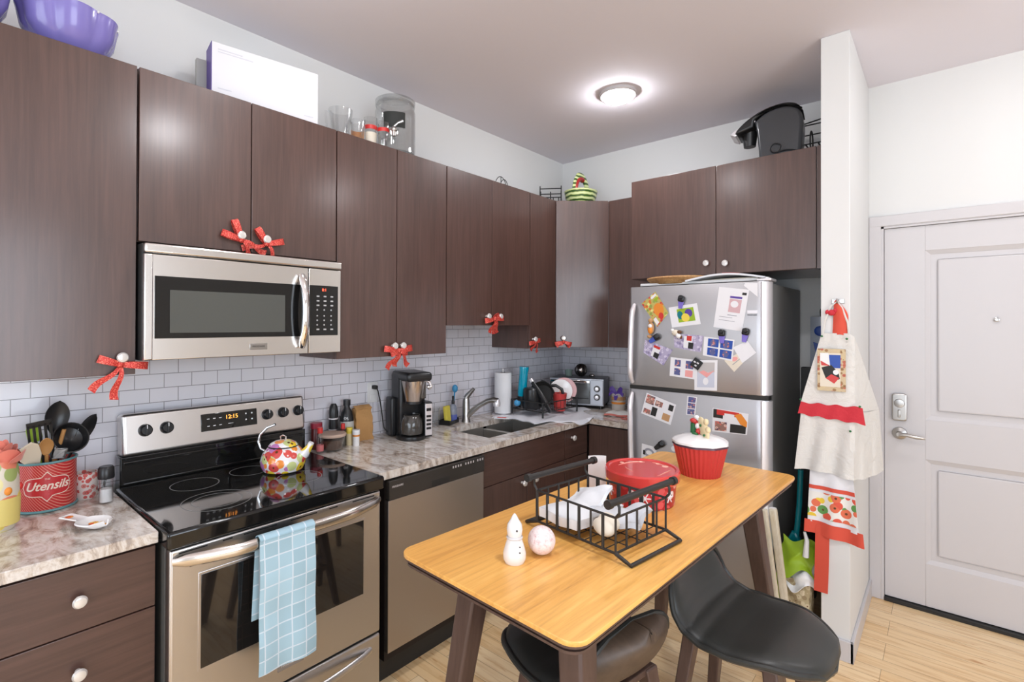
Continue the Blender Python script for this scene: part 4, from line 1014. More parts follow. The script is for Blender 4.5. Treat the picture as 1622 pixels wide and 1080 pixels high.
g.build('painted_flowers', speck('orange_petals', (.80, .28, .05), [(.85, .55, .08), (.75, .15, .05)], 50, .5, .2), t)

# ================================================================ KETTLE ON THE RANGE
t = thing('tea_kettle', 'floral enamel tea kettle with a chrome bail handle on the cooktop', 'kettle', (.335, -2.600, .9228), math.radians(38))
G().lathe([(0, .0), (.066, .0), (.078, .006), (.089, .028), (.090, .048), (.080, .078), (.062, .098), (.052, .104), (0, .104)], n=56).build('kettle_body', FLORAL, t)
ld = G().lathe([(.056, .102), (.058, .106), (.050, .116), (.030, .125), (.0, .128)], n=44).build('lid', FLORAL, t)
G().tube([(.058*math.cos(2*PI*k/40), .058*math.sin(2*PI*k/40), .104) for k in range(40)], .0022, 6, True).build('lid_rim', BLKM, ld)
G().tube([(-.011, 0, .126), (-.012, 0, .142), (0, 0, .147), (.012, 0, .142), (.011, 0, .126)], .0028, 8).build('lid_knob', CHR, ld)
G().tube([(.068, 0, .055), (.095, 0, .074), (.113, 0, .100), (.122, 0, .118)], [.026, .020, .013, .011], 18).build('spout', FLORAL, t)
G().tube([(-.076, 0, .078), (-.098, 0, .088), (-.108, 0, .118), (-.098, 0, .150), (-.070, 0, .178), (-.035, 0, .192)], [.004]*2+[.006]*3+[.005], 10).build('bail_handle', CHR, t)
g = G(); g.sph((-.072, 0, .076), (.012, .012, .010), 12); g.build('handle_mount', BLKM, t)

# ================================================================ BESIDE THE RANGE
t = thing('ramekin', 'clear glass bowl of dark brown coffee with a wide beige rim', 'glass bowl', (.155, -2.262, ZW))
G().lathe([(0, 0), (.045, 0), (.050, .006), (.062, .070), (.063, .078), (.059, .078), (.058, .070), (.046, .010), (0, .008)], n=40).build('bowl', GLASS, t)
G().lathe([(0, .0095), (.044, .0095), (.055, .056), (0, .058)], n=36).build('coffee', COFF, t)
G().lathe([(.055, .072), (.066, .072), (.068, .080), (.064, .086), (.03, .088), (0, .088), (0, .084), (.055, .083)], n=40).build('lid', mat('beige_lid', (.50, .36, .28), .5), t)
def bottle(name, label, loc, prof, m, cap=None, capm=BLK, band=None, bandm=None, cat='bottle', n=28, extra=None):
    t = thing(name, label, cat, loc)
    G().lathe(prof, n=n).build('bottle_body', m, t)
    if cap: G().lathe(cap, n=n).build('cap', capm, t)
    if band: G().lathe(band, n=n).build('label', bandm, t)
    return t
bottle('sauce_bottle', 'small clear bottle with a red cap behind the kettle spout', (.165, -2.334, ZW), [(0, 0), (.015, 0), (.017, .01), (.016, .07), (.009, .09), (.009, .10), (0, .10)], GLASS, [(0, .098), (.013, .098), (.013, .125), (0, .126)], RED, [(.0172, .012), (.0176, .04), (.0172, .042)], mat('pink_label', (.55, .15, .15), .5))
bottle('spice_jar', 'dark maroon jar with a black band beside the range backguard', (.065, -2.298, ZW), [(0, 0), (.026, 0), (.028, .008), (.028, .095), (.024, .105), (0, .105)], mat('maroon_jar', (.10, .015, .015), .3), [(0, .103), (.029, .103), (.029, .130), (0, .132)], mat('crimson_lid', (.30, .02, .04), .4))
bottle('pepper_mill', 'black pepper mill with two silver rings left of the dark oil bottle', (.070, -2.205, ZW), [(0, 0), (.026, 0), (.026, .03), (.020, .06), (.024, .10), (.022, .135), (.024, .17), (.020, .20), (.012, .215), (0, .215)], BLK, [(.0225, .135), (.0245, .137), (.0245, .141), (.0225, .143)], SSE, [(.023, .078), (.0245, .08), (.0245, .084), (.023, .086)], SSE)
t = bottle('oil_bottle', 'black bottle with a white and yellow label left of the paper bag', (.072, -2.128, ZW), [(0, 0), (.034, 0), (.036, .006), (.036, .13), (.028, .165), (.016, .185), (.015, .20), (0, .20)], BLK, [(0, .198), (.019, .198), (.019, .228), (0, .228)], BLK, [(.0362, .02), (.0366, .022), (.0366, .115), (.0362, .117)], mat('grey_label', (.45, .45, .42), .5))
G().sph((.030, -.0185, .045), (.012, .014, .022), 14).build('lemon_print', YEL, t)
text('label_text', 'OIL', .016, (0, 0, 0), (.6, .8, 0), (.8, -.6, 0), WHT, t, .0004, bend=(.0366, (0, 0, .135)), W=False)
bottle('small_bottle', 'small black bottle with a red cap in front of the pepper mill', (.115, -2.178, ZW), [(0, 0), (.015, 0), (.016, .006), (.016, .075), (0, .078)], BLK, [(0, .076), (.011, .076), (.010, .115), (0, .118)], RED)
bottle('lidded_jar', 'short glass jar with a black lid behind the glass bowl of coffee', (.128, -2.197, ZW), [(0, 0), (.020, 0), (.021, .06), (.019, .062), (0, .062)], GLASS, [(0, .062), (.023, .062), (.023, .088), (0, .090)], BLK, cat='jar')
bottle('syrup_bottle', 'yellow capped clear bottle between the glass bowl and the pill bottle', (.118, -2.142, ZW), [(0, 0), (.017, 0), (.018, .006), (.018, .06), (0, .062)], mat('yellow_clear', (.70, .58, .35), .2), [(0, .06), (.016, .06), (.0165, .09), (0, .092)], YEL)
bottle('pill_bottle', 'small white pill bottle standing in front of the paper bag', (.158, -2.128, ZW), [(0, 0), (.016, 0), (.017, .004), (.017, .058), (0, .060)], WHT, [(0, .058), (.0195, .058), (.0195, .082), (0, .084)], WHT, [(.0172, .048), (.0176, .049), (.0176, .056), (.0172, .057)], ORG)
t = thing('paper_bag', 'folded brown paper bag standing against the tiled wall', 'bag', (.055, -2.025, ZW))
g = G()
def pb(u, v):
    a = 2*PI*u; s = .052*(1-.05*v); dd_ = .032*(1-.45*v**1.5)
    x = dd_*max(-1, min(1, 1.5*math.cos(a))); y = s*max(-1, min(1, 1.5*math.sin(a)))
    return (x+.004*math.sin(v*11+y*40), y+.003*math.sin(v*17+a*3), .172*v)
g.sheet(pb, 40, 22, .0012); g.box(-.025, .025, -.045, .045, 0, .003)
g.sheet(lambda u, v: (.022-.030*math.sin(v*1.5)+.004*math.sin(u*9), -.050+.100*u, .165+.018*math.sin(v*1.57)), 14, 5, .002)
g.build('bag_body', KRAFT, t)
# outlet + cord + coffee maker
t = thing('wall_outlet', 'white wall outlet above the paper bag', 'outlet', (.009, -1.925, 1.155))
G().box(0, .005, -.035, .035, -.057, .057, .003).build('cover_plate', WHT, t)
g = G()
for dz in (-.027, .027): g.ob((.006, 0, dz), (.003, .034, .030), (0, 0, 0), .001)
g.build('socket', WHT, t)
t = thing('coffee_maker', 'tall black drip coffee maker with a steel brew cone', 'coffee maker', (.19, -1.80, ZW), math.radians(-16))
g = G(); g.box(-.11, .02, -.072, .085, .0, .355, .016, 3); g.box(-.12, -.03, -.10, -.068, .0, .215, .010, 3)
g.build('maker_body', BLK, t)
g = G(); g.box(-.10, .135, -.072, .075, .315, .365, .018, 4); g.build('brew_head', BLK, t)
g = G(); g.lathe([(0, .195), (.040, .195), (.043, .200), (.062, .305), (.064, .318), (0, .318)], (.062, -.008, 0), 36)
bc = g.build('brew_cone', steel_mat('cone_steel', (.62, .55, .50), .25, (200, 200, 2)), t)
G().lathe([(.041, .190), (.046, .192), (.046, .204), (.041, .204)], (.062, -.008, 0), 36).build('cone_rim', BLK, bc)
g = G(); g.tube([(.11, .04, .318), (.135, .055, .312), (.142, .062, .288), (.125, .055, .272)], .007, 8); g.sph((.130, .052, .285), (.014, .014, .010)); g.build('drip_lever', CHR, t)
g = G(); g.box(.0, .105, .040, .088, .008, .200, .008, 3); cpn = g.build('control_column', BLK, t)
g = G(); g.box(.104, .1065, .044, .084, .018, .190, .002); pl = g.build('control_plate', SSE, cpn)
g = G()
for k in range(4): g.box(.1063, .1078, .050, .078, .050+k*.022, .062+k*.022, .001)
g.box(.1063, .1078, .050, .078, .150, .166, .001); g.build('buttons', BLK, pl)
g = G(); g.lathe([(0, 0), (.078, 0), (.080, .006), (.078, .020), (0, .022)], (.045, -.015, 0), 40, sx=1.15, sy=1.0); g.build('base_plate', BLK, t)
g = G(); g.lathe([(.048, .024), (.058, .03), (.062, .06), (.058, .10), (.045, .125), (.047, .132), (.044, .132), (.042, .12), (.055, .06), (.048, .028)], (.058, -.015, 0), 36); g.build('glass_carafe', mat('smoked_glass', (.05, .045, .04), .05, coat=.5), t)
g = G(); g.box(-.02, .05, .04, .075, .21, .33, .006, 2); g.build('water_tank', mat('tank_smoke', (.25, .23, .22), .08, trans=.6), t)
g = G(); g.tube([(.012, -1.925, 1.185), (.045, -1.922, 1.182), (.055, -1.918, 1.16), (.050, -1.900, 1.10), (.052, -1.888, 1.02), (.060, -1.885, .96), (.075, -1.875, .935), (.085, -1.86, .93)], .0038, 8); g.ob((.030, -1.923, 1.184), (.036, .022, .022), (0, 0, 0), .005)
g.build('power_cord', BLKM, t, W=True)

# ================================================================ SINK SIDE
bottle('water_glass', 'clear drinking glass beside the coffee maker at the tiled wall', (.06, -1.50, ZW), [(0, 0), (.028, 0), (.034, .11), (.032, .11), (.026, .005), (0, .005)], GLASS, cat='glass')
t = thing('sink_caddy', 'black sink caddy by the tap holding sponge and soap', 'caddy', (.085, -1.40, ZW), .35)
g = G(); g.box(-.035, .035, -.065, .065, 0, .006, .002); g.box(-.037, -.033, -.065, .065, 0, .03); g.box(.033, .037, -.065, .065, 0, .022); g.box(-.035, .035, -.067, -.063, 0, .03); g.box(-.035, .035, .063, .067, 0, .03); g.build('tray', BLK, t)
solo(G().ob((0, 0, .058), (.022, .062, .10), (.0, -.12, 0), .006, 2), 'sponge', mat('sponge_yellow', (.78, .66, .10), .9), 'yellow sponge standing in the sink caddy', 'sponge', (.095, -1.428, ZW+.007), .35)
bottle('soap_bottle', 'clear soap bottle of blue liquid with a black pump in the sink caddy', (.083, -1.365, ZW+.007), [(0, 0), (.024, 0), (.026, .006), (.026, .075), (.020, .10), (.010, .112), (0, .112)], mat('soap_clear', (.50, .55, .68), .1, trans=.5), [(0, .11), (.010, .11), (.011, .125), (.007, .14), (.008, .16), (0, .165)], BLK, [(.0262, .004), (.0266, .006), (.0266, .045), (.0262, .047)], mat('blue_label', (.10, .13, .42), .4))
t = thing('dish_brush', 'blue dish brush standing beside the soap bottle', 'brush', (.07, -1.345, ZW+.007))
G().tube([(0, 0, 0), (.0, .0, .12), (0, .006, .18)], .005, 8).build('handle', LBLUE, t)
G().sph((0, .009, .205), (.018, .020, .026), 16).build('brush_head', LBLUE, t)
t = thing('kitchen_faucet', 'single lever nickel kitchen faucet arching over the sink', 'faucet', (.125, -1.290, ZW))
G().lathe([(0, 0), (.030, 0), (.028, .010), (.024, .02), (.023, .13), (.020, .15), (0, .155)], n=28).build('faucet_body', NICK, t)
G().tube([(.0, 0, .030), (.04, .018, .072), (.08, .037, .108), (.13, .062, .140), (.165, .078, .148), (.19, .09, .140)], [.021, .018, .016, .016, .019, .022], 16).build('spout', NICK, t)
G().lathe([(0, 0), (.021, 0), (.023, .02), (.018, .045), (0, .045)], (.185, .088, .108), 24).build('spray_head', SSE, t)
G().tube([(0, 0, .15), (.008, .006, .168), (.05, .02, .215)], [.019, .017, .011], 12, flat=.7).build('lever', NICK, t)
t = thing('paper_towel_roll', 'white paper towel roll on an upright holder by the wall', 'paper towels', (.13, -.93, ZW))
G().lathe([(0, 0), (.075, 0), (.075, .008), (0, .010)], n=36).build('holder_base', SSE, t)
G().cyl((0, 0, .01), (0, 0, .318), .006).build('holder_pole', NICK, t)
G().lathe([(.02, .014), (.058, .014), (.059, .02), (.059, .286), (.058, .292), (.02, .292)], n=44).build('roll', mat('towel_paper', (.74, .735, .74), .9), t)
g = G(); g.box(-.05, .05, -.04, .04, 0, .006, .002); g.m(1).box(-.03, .03, -.03, -.01, .006, .009, .001)
solo(g, 'food_packet', [PAPER, RED], 'white and red packet lying in front of the paper towels', 'packet', (.215, -1.035, ZW), .5)
# drying mat hanging over the inner corner of the worktop
def mat_f(u, v):
    a = Vector((.17, -1.02)); b = Vector((.14, -.42)); c = Vector((.60, -1.07)); d = Vector((.60, -.36))
    p = (a*(1-u)+b*u)*(1-v)+(c*(1-u)+d*u)*v
    x, y = p; z = ZW+.006+.004*math.sin(x*40)*math.sin(y*23)
    return x, y, z
def dm(u, v):
    y = -1.07+.71*u+.04*math.sin(v*3)
    ext = .49+.015*math.sin(u*5+1)+.195*math.exp(-((u-.50)/.27)**4)
    x = .15+(ext-.15)*v
    z = ZW+.007+.003*math.sin(x*50+y*20)
    d = max(0, x-.652)*min(1, max(0, -.655-y)/.03)
    return (x-.35*d, y, z-.85*d)
g = G(); g.sheet(dm, 60, 60, .005)
solo(g, 'drying_mat', MATC, 'pale grey drying cloth under the dish rack drooping over the worktop edge', 'drying mat')
ZM = ZW+.016
t = thing('dish_rack', 'small black dish rack full of pans and cups beside the sink', 'dish rack', (.345, -.735, ZM), -.05)
g = G(); w_, d_ = .27, .38
for z in (.035, .095): g.tube([(-w_/2, -d_/2, z), (w_/2, -d_/2, z), (w_/2, d_/2, z), (-w_/2, d_/2, z)], .0035, 8, True)
for k in range(9):
    y = -d_/2+d_*(k+.5)/9; g.tube([(-w_/2, y, .035), (w_/2, y, .035)], .002, 6); g.tube([(w_/2, y, .035), (w_/2, y, .095)], .002, 6)
g.build('wire_frame', BLKM, t)
for x in (-w_/2, w_/2):
    for y in (-d_/2, d_/2): G().cyl((x, y, 0), (x, y, .10), .006).build('foot', BLK, t)
t = thing('teal_tumbler', 'teal plastic bottle upside down in the dish rack', 'bottle', (.235, -.852, ZM+.115), 0)
g = G(); g.lathe([(0, 0), (.028, 0), (.031, .02), (.030, .16), (.034, .20), (.033, .205), (0, .205)], n=32, M=Euler((.0, .10, 0)).to_matrix().to_4x4()); g.build('bottle_body', TEALC, t)
g = G(); g.lathe([(0, -.07), (.030, -.07), (.032, 0), (0, 0)], n=28); g.build('bottle_cap', BLK, t)
solo(G().sph((0, 0, 0), (.022, .026, .022), 16), 'blue_scrubber', LBLUE, 'bright blue scrubber hanging on the near end of the dish rack', 'scrubber', (.245, -.915, ZM+.075))
t = thing('cooking_pot', 'black ribbed pot upside down at the near end of the dish rack', 'pot', (.315, -.845, ZM+.038))
g = G(); g.lathe([(0, 0), (.060, 0), (.064, .01), (.058, .13), (.05, .14), (0, .14)], n=48, fn=lambda a, z: 1+.012*math.sin(a*24)); g.build('pot_body', BLK, t)
t = thing('frying_pan', 'black frying pan leaning in the dish rack with its handle pointing down', 'pan', (.35, -.77, ZM+.12), 0)
g = G(); g.lathe([(0, 0), (.075, 0), (.092, .035), (.089, .035), (.072, .005), (0, .005)], n=44, M=Euler((1.1, .5, 0)).to_matrix().to_4x4()); g.build('pan_body', BLKM, t)
g = G(); g.tube([(-.03, -.075, .095), (.03, -.082, .035), (.09, -.09, -.03), (.135, -.095, -.085)], [.014, .018, .020, .016], 12, flat=.7); hd = g.build('pan_handle', BLK, t)
g = G(); g.tube([(-.045, -.072, .112), (-.028, -.075, .094)], [.015, .016], 12); g.build('handle_collar', SSE, hd)
t = thing('sauce_pan', 'black handled saucepan behind the frying pan in the dish rack', 'pan', (.30, -.70, ZM+.13))
G().lathe([(0, 0), (.055, 0), (.07, .05), (.067, .05), (.052, .004), (0, .004)], n=36, M=Euler((-.9, .4, 0)).to_matrix().to_4x4()).build('pan_body', BLK, t)
G().tube([(.04, .00, .05), (.10, .02, .055), (.135, .04, .03), (.145, .06, -.04)], .011, 10, flat=.7).build('pan_handle', BLK, t)
g = G(); g.lathe([(0, 0), (.035, 0), (.05, .01), (.082, .014), (.082, .017), (.05, .014), (0, .004)], n=44, M=Euler((1.35, 0, .62)).to_matrix().to_4x4())
g.m(1).lathe([(0, .0045), (.034, .0045), (.034, .0055), (0, .006)], n=30, M=Euler((1.35, 0, .62)).to_matrix().to_4x4())
solo(g, 'dinner_plate', [WHTC, mat('plate_print', (.72, .42, .22), .3)], 'white plate with an orange pattern standing in the dish rack', 'plate', (.375, -.585, ZM+.135))
g = G(); g.lathe([(0, 0), (.04, 0), (.055, .01), (.088, .014), (.088, .017), (.05, .014), (0, .004)], n=44, M=Euler((1.35, 0, .62)).to_matrix().to_4x4())
solo(g, 'dinner_plate', mat('pink_plate', (.62, .36, .36), .2, coat=.4), 'pink rimmed plate behind the white plate in the dish rack', 'plate', (.385, -.555, ZM+.140))
g = G(); g.lathe([(0, 0), (.036, 0), (.040, .006), (.050, .115), (.053, .122), (.049, .122), (.046, .113), (.037, .01), (0, .008)], n=40)
solo(g, 'red_cup', REDC, 'red plastic cup at the front of the dish rack', 'cup', (.415, -.655, ZM+.010))
# toaster oven
t = thing('toaster_oven', 'silver toaster oven with two round dials in the worktop corner', 'toaster oven', (.305, -.215, ZW), math.radians(20))
TS = mat('toaster_silver', (.50, .52, .56), .35, .5)
G().box(-.205, .205, -.135, .13, .022, .222, .012, 3).build('oven_body', mat('toaster_body', (.10, .10, .11), .4, .3), t)
G().box(-.204, .204, -.1365, -.130, .023, .221, .003).build('front_frame', TS, t)
g = G(); g.box(-.200, .105, -.146, -.134, .035, .208, .004); dr = g.build('door', mat('toaster_glass', (.17, .18, .18), .15, .3), t)
g = G(); g.box(-.198, .103, -.1475, -.145, .190, .207, .002); g.tube([(-.16, -.165, .198), (.07, -.165, .198)], .008, 10); g.cyl((-.15, -.145, .198), (-.15, -.165, .198), .005); g.cyl((.06, -.145, .198), (.06, -.165, .198), .005); g.build('door_handle', CHR, dr)
g = G(); g.box(-.19, .095, -.1475, -.1455, .072, .078); g.build('rack_line', BLK, dr)
g = G(); g.box(.110, .200, -.146, -.134, .030, .214, .003); cp = g.build('control_panel', mat('toaster_panel', (.55, .57, .62), .4, .3), t)
for z in (.150, .088):
    g = G(); g.lathe([(0, 0), (.024, 0), (.023, .004), (0, .004)], (.157, -.146, z), 28, Matrix.Rotation(PI/2, 4, 'X')); k = g.build('dial', DKGR, cp)
    G().lathe([(0, 0), (.016, 0), (.014, .016), (0, .018)], (.157, -.148, z), 24, Matrix.Rotation(PI/2, 4, 'X')).build('dial_cap', SSE, k)
for x in (-.18, .18):
    for y in (-.11, .11): G().cyl((x, y, 0), (x, y, .024), .012).build('foot', BLK, t)
t = thing('metal_sphere', 'round dark metal lattice ball on top of the toaster oven', 'ornament', (.315, -.215, ZW+.223))
G().sph((0, 0, .050), .046, 24).build('ball', mat('antique_steel', (.35, .32, .30), .2, 1.0), t)
g = G()
for k in range(4):
    a = PI*k/4; g.tube([(.048*math.cos(b)*math.cos(a), .048*math.cos(b)*math.sin(a), .050+.048*math.sin(b)) for b in [2*PI*j/28 for j in range(28)]], .0022, 6, True)
g.build('lattice', BLKM, t)
bottle('green_glass_cup', 'pale green glass cup at the left on the toaster oven', (.205, -.22, ZW+.223), [(0, 0), (.026, 0), (.03, .048), (.028, .048), (.024, .004), (0, .004)], mat('green_glass', (.45, .58, .52), .08, trans=.5), cat='cup')
solo(G().sph((0, 0, .012), (.026, .016, .012), 16).tube([(-.04, .0, .004), (.02, 0, .004)], .004, 8), 'tea_strainer', NICK, 'small steel strainer right of the metal ball on the toaster oven', 'strainer', (.395, -.19, ZW+.223))
# coffee can with purple ribbon
t = thing('coffee_can', 'cream and brown canister with a purple ribbon beside the toaster oven', 'canister', (.625, -.20, ZW))
G().lathe([(0, 0), (.046, 0), (.048, .005), (.050, .115), (.052, .118), (.045, .122), (0, .122)], n=36).build('can', mat('can_cream', (.66, .60, .55), .4), t)
for a, b, m in ((.072, .098, TAN), (.045, .060, ORG)): G().lathe([(.0497, a), (.0512, a+.001), (.0512, b-.001), (.0497, b)], n=36).build('band', m, t)
g = G()
for a in (-.3, .5, 2.6, 3.5):
    g.strip([Vector((0, -.03, .125))+Vector((math.cos(a)*.06*q, -.012*q, math.sin(a)*.05*q+.02*math.sin(PI*q))) for q in (0, .3, .6, .85, 1)], [Vector((0, .004, .014))*q for q in (.4, .8, 1.1, 1, .8)])
g.sph((0, -.032, .126), .010); g.strip([(0, -.04, .125), (.006, -.052, .10), (.002, -.055, .075)], [(.014, 0, 0), (.016, 0, 0), (.008, 0, 0)])
g.strip([(-.05, -.02, .118), (0, -.052, .12), (.05, -.02, .118)], [(0, 0, .008)]*3); g.build('purple_ribbon', PURPD, t)
t = thing('cutting_board', 'white oval board with a black hanging loop leaning behind the refrigerator', 'cutting board', (.705, -.085, ZW), 0)
g = G(); g.prism([(.062*math.cos(a), .12+.115*math.sin(a)) for a in [2*PI*k/32 for k in range(32)]], -.005, .005, .002, Matrix.Rotation(PI/2-.1, 4, 'X') ); g.build('board', WHT, t)
G().tube([(-.008, .024, .235), (-.01, .026, .262), (.008, .026, .262), (.008, .024, .235)], .004, 8).build('hanging_loop', BLK, t)
t = thing('oven_mitt', 'cream quilted oven mitt with red trim lying on the worktop by the refrigerator', 'oven mitt', (.80, -.42, ZW), .15)
g = G(); g.sheet(lambda u, v: (-.13+.26*u, (v-.5)*.15*(1-.25*math.sin(3*u)), .004+.026*math.sin(PI*v)**.5*math.sin(PI*min(1, u+.1))**.5+.003*math.sin(u*20)), 26, 14, .004); g.build('mitt', CLOTH, t)
g = G(); g.tube([(-.13+.26*k/12, -.075*(1-.25*math.sin(3*k/12)), .012+.003*math.sin(k)) for k in range(13)], .007, 8); g.tube([(.02, -.085, .006), (.05, -.11, .004), (.03, -.125, .004), (.0, -.10, .004)], .006, 8); g.build('red_trim', mat('red_trim', (.55, .16, .13), .8), t)
solo(G().sheet(lambda u, v: (-.05+.1*u, -.045+.09*v, .003+.022*math.sin(PI*v)*math.sin(PI*u)), 10, 8, .003), 'pot_holder', speck('red_print', (.62, .50, .40), [(.55, .12, .08)], 40, .5, .8), 'small red and cream folded pot holder behind the oven mitt', 'pot holder', (.78, -.265, ZW), .2)

# ================================================================ TABLE
TA = [Vector(p) for p in ((1.259, -2.700), (1.339, -1.119), (1.946, -1.120), (1.872, -2.772))]
TC = sum(TA, Vector((0, 0)))/4; TR = math.atan2(.0745, 1.61)   # small clockwise turn of the long side
t = thing('dining_table', 'tall narrow walnut table with rounded corners and dark splayed legs', 'table', (TC.x, TC.y, 0), -TR)
TW, TL_ = .610, 1.615
G().prism(rr(TW, TL_, .045), .8885, .900, .002).build('table_top', TABW, t)
G().prism(rr(TW-.006, TL_-.006, .045), .882, .8885).prism(rr(TW-.03, TL_-.03, .04), .872, .882).build('underside_board', LEGW, t)
G().prism(rr(TW-.02, TL_-.02, .04), .866, .872).prism([(-.24, -.70), (.24, -.70), (.24, .70), (-.24, .70)], .82, .866).build('apron_frame', LEGW, t)
def leg(p0, p1, w0, w1, parent, m=LEGW, name='leg', b=.008, d0=None, d1=None):
    g = G(); p0, p1 = Vector(p0), Vector(p1); d0 = d0 or w0; d1 = d1 or w1
    t_ = bmesh.new(); vs = []
    for p, a, c in ((p0, w0, d0), (p1, w1, d1)):
        vs.append([t_.verts.new((p.x+sx*a/2, p.y+sy*c/2, p.z)) for sx, sy in ((-1, -1), (1, -1), (1, 1), (-1, 1))])
    t_.faces.new(vs[0]); t_.faces.new(vs[1][::-1])
    for i in range(4): t_.faces.new((vs[0][i], vs[1][i], vs[1][(i+1) % 4], vs[0][(i+1) % 4]))
    bmesh.ops.recalc_face_normals(t_, faces=t_.faces[:])
    bmesh.ops.bevel(t_, geom=t_.edges[:], offset=b, segments=3, profile=.5, affect='EDGES'); t_.normal_update()
    for f in t_.faces: f.material_index = 7 if f.calc_area() > .01 else 0
    g._add(t_); return g.build(name, m, parent)
for sx, sy in ((-1, -1), (1, -1), (1, 1), (-1, 1)):
    leg((sx*.168, sy*.615, .868), (sx*.268, sy*.715, 0), .072, .045, t, d0=.075, d1=.045)

# ================================================================ STOOLS
def stool(label, loc, rz, bh):
    t = thing('counter_stool', label, 'stool', loc, rz, 'black leather counter stools')
    SH = .575
    prof = [(.235, -.022), (.215, .0), (.12, .006), (.02, -.008), (-.07, -.006), (-.135, .016), (-.178, .058), (-.203, .106), (-.203-.022*bh/.09, .106+.55*bh), (-.203-.032*bh/.09, .106+bh)]
    ln = [0]
    for a, b in zip(prof, prof[1:]): ln.append(ln[-1]+math.dist(a, b))
    def pr(s):
        s *= ln[-1]
        for i in range(len(prof)-1):
            if s <= ln[i+1]+1e-9:
                q = (s-ln[i])/(ln[i+1]-ln[i]); return (prof[i][0]*(1-q)+prof[i+1][0]*q, prof[i][1]*(1-q)+prof[i+1][1]*q)
        return prof[-1]
    def shell(inset, dz):
        def f(u, v):
            s = 1-(.5-.5*math.cos(PI*u))*(1-2*0)
            s = inset+(1-2*inset)*(1-u) if False else (1-u)
            uu = 2*s-1; x, z = pr(min(1, max(0, s)))
            W_ = .219-.022*max(0, s-.45)/.55
            w = (W_-inset)*max(0, 1-abs(uu)**(5.0 if uu > 0 else 2.8))**(1/2.3)
            q = 2*v-1; back = max(0, (s-.45)/.55)
            return (x+.050*q*q*back*1.3, w*q, SH+z+dz+.020*q*q*(1-back)*(1-abs(uu)**3)+.0*back)
        return f
    th = lambda u, v: .034*max(0, 1-abs(2*v-1)**3.5)**.5*max(0, 1-abs(2*u-1)**7)**.5+.004
    g = G(); g.sheet(shell(0, 0), 40, 26, th); g.build('seat_cushion', LEATH, t, ang=70)
    g = G(); f2 = shell(.012, -.0005)
    g.sheet(f2, 36, 22, lambda u, v: -.011); g.build('seat_shell', PLY, t, ang=60)
    q_ = shell(0, .006); g = G(); g.tube([q_(k/40, 0) for k in range(1, 41)]+[q_(1-k/40, 1) for k in range(1, 41)], .0085, 8, True); g.build('edge_piping', LEATH, t)
    for sx, sy in ((1, 1), (1, -1), (-1, -1), (-1, 1)):
        leg((sx*.115-.01, sy*.115, SH-.014), (sx*.185-.01, sy*.195, 0), .042, .026, t, b=.005, d0=.05, d1=.028)
    g = G(); g.box(-.14, .12, -.135, .135, SH-.032, SH-.012, .004); g.build('seat_frame', LEGW, t)
    for sy in (-1, 1): G().ob((-.01, sy*.165, .23), (.33, .018, .028), (0, 0, 0), .004).build('side_rail', LEGW, t)
    G().ob((.145, 0, .215), (.022, .33, .03), (0, 0, 0), .004).build('foot_rest', LEGW, t)
    return t
stool('black leather stool with its low back under the table edge, seat facing the door', (1.944, -1.868, 0), math.radians(-3), .100)
stool('black leather stool tucked under the near end of the table, low back outward', (1.628, -2.312, 0), math.radians(170), .055)

# ================================================================ THINGS ON THE TABLE
ZT_ = .900
SNOW = mat('snowman_white', (.80, .77, .75), .15, coat=.5)
g = G(); g.lathe([(0, 0), (.026, 0), (.031, .010), (.031, .026), (.024, .050), (.0185, .066), (.020, .076), (.0215, .088), (.019, .102), (.011, .114), (.006, .124), (.0, .131)], n=36)
o = thing('snowman_shaker', 'white ceramic snowman-shaped shaker beside the round pink ornament', 'salt shaker', (1.548, -2.548, ZT_))
g.build('shaker_body', SNOW, o)
for dy in (-.012, .002): G().sph((.0175, dy, .090), (.003, .0022, .003), 8).build('eye', BLKM, o)
for z in (.05, .035): G().sph((.028, -.012, z), (.002, .002, .002), 8).build('painted_button', BLKM, o)
g = G(); g.lathe([(.0190, .062), (.0225, .066), (.0205, .071)], n=30); g.build('scarf', mat('scarf_white', (.62, .60, .60), .4), o)
g = G(); g.sph((0, 0, .0385), (.0385, .0385, .0385), 36); bmesh.ops.transform(g.b, matrix=Matrix.Identity(4), verts=g.b.verts[:])
m_ = mat('pink_ornament', (.72, .50, .48), .55); _t, _b = nt(m_); _f = noise(_t, coords(_t), 90, 4, .7)
_t.links.new(ramp(_t, _f, [(.30, (.58, .36, .36)), (.46, (.80, .64, .62)), (.7, (.88, .80, .78))]), _b.inputs['Base Color']); bump(_t, _b, _f, .6, .004)
solo(g, 'round_shaker', m_, 'round speckled pink ball ornament beside the snowman', 'ornament', (1.575, -2.462, ZT_))
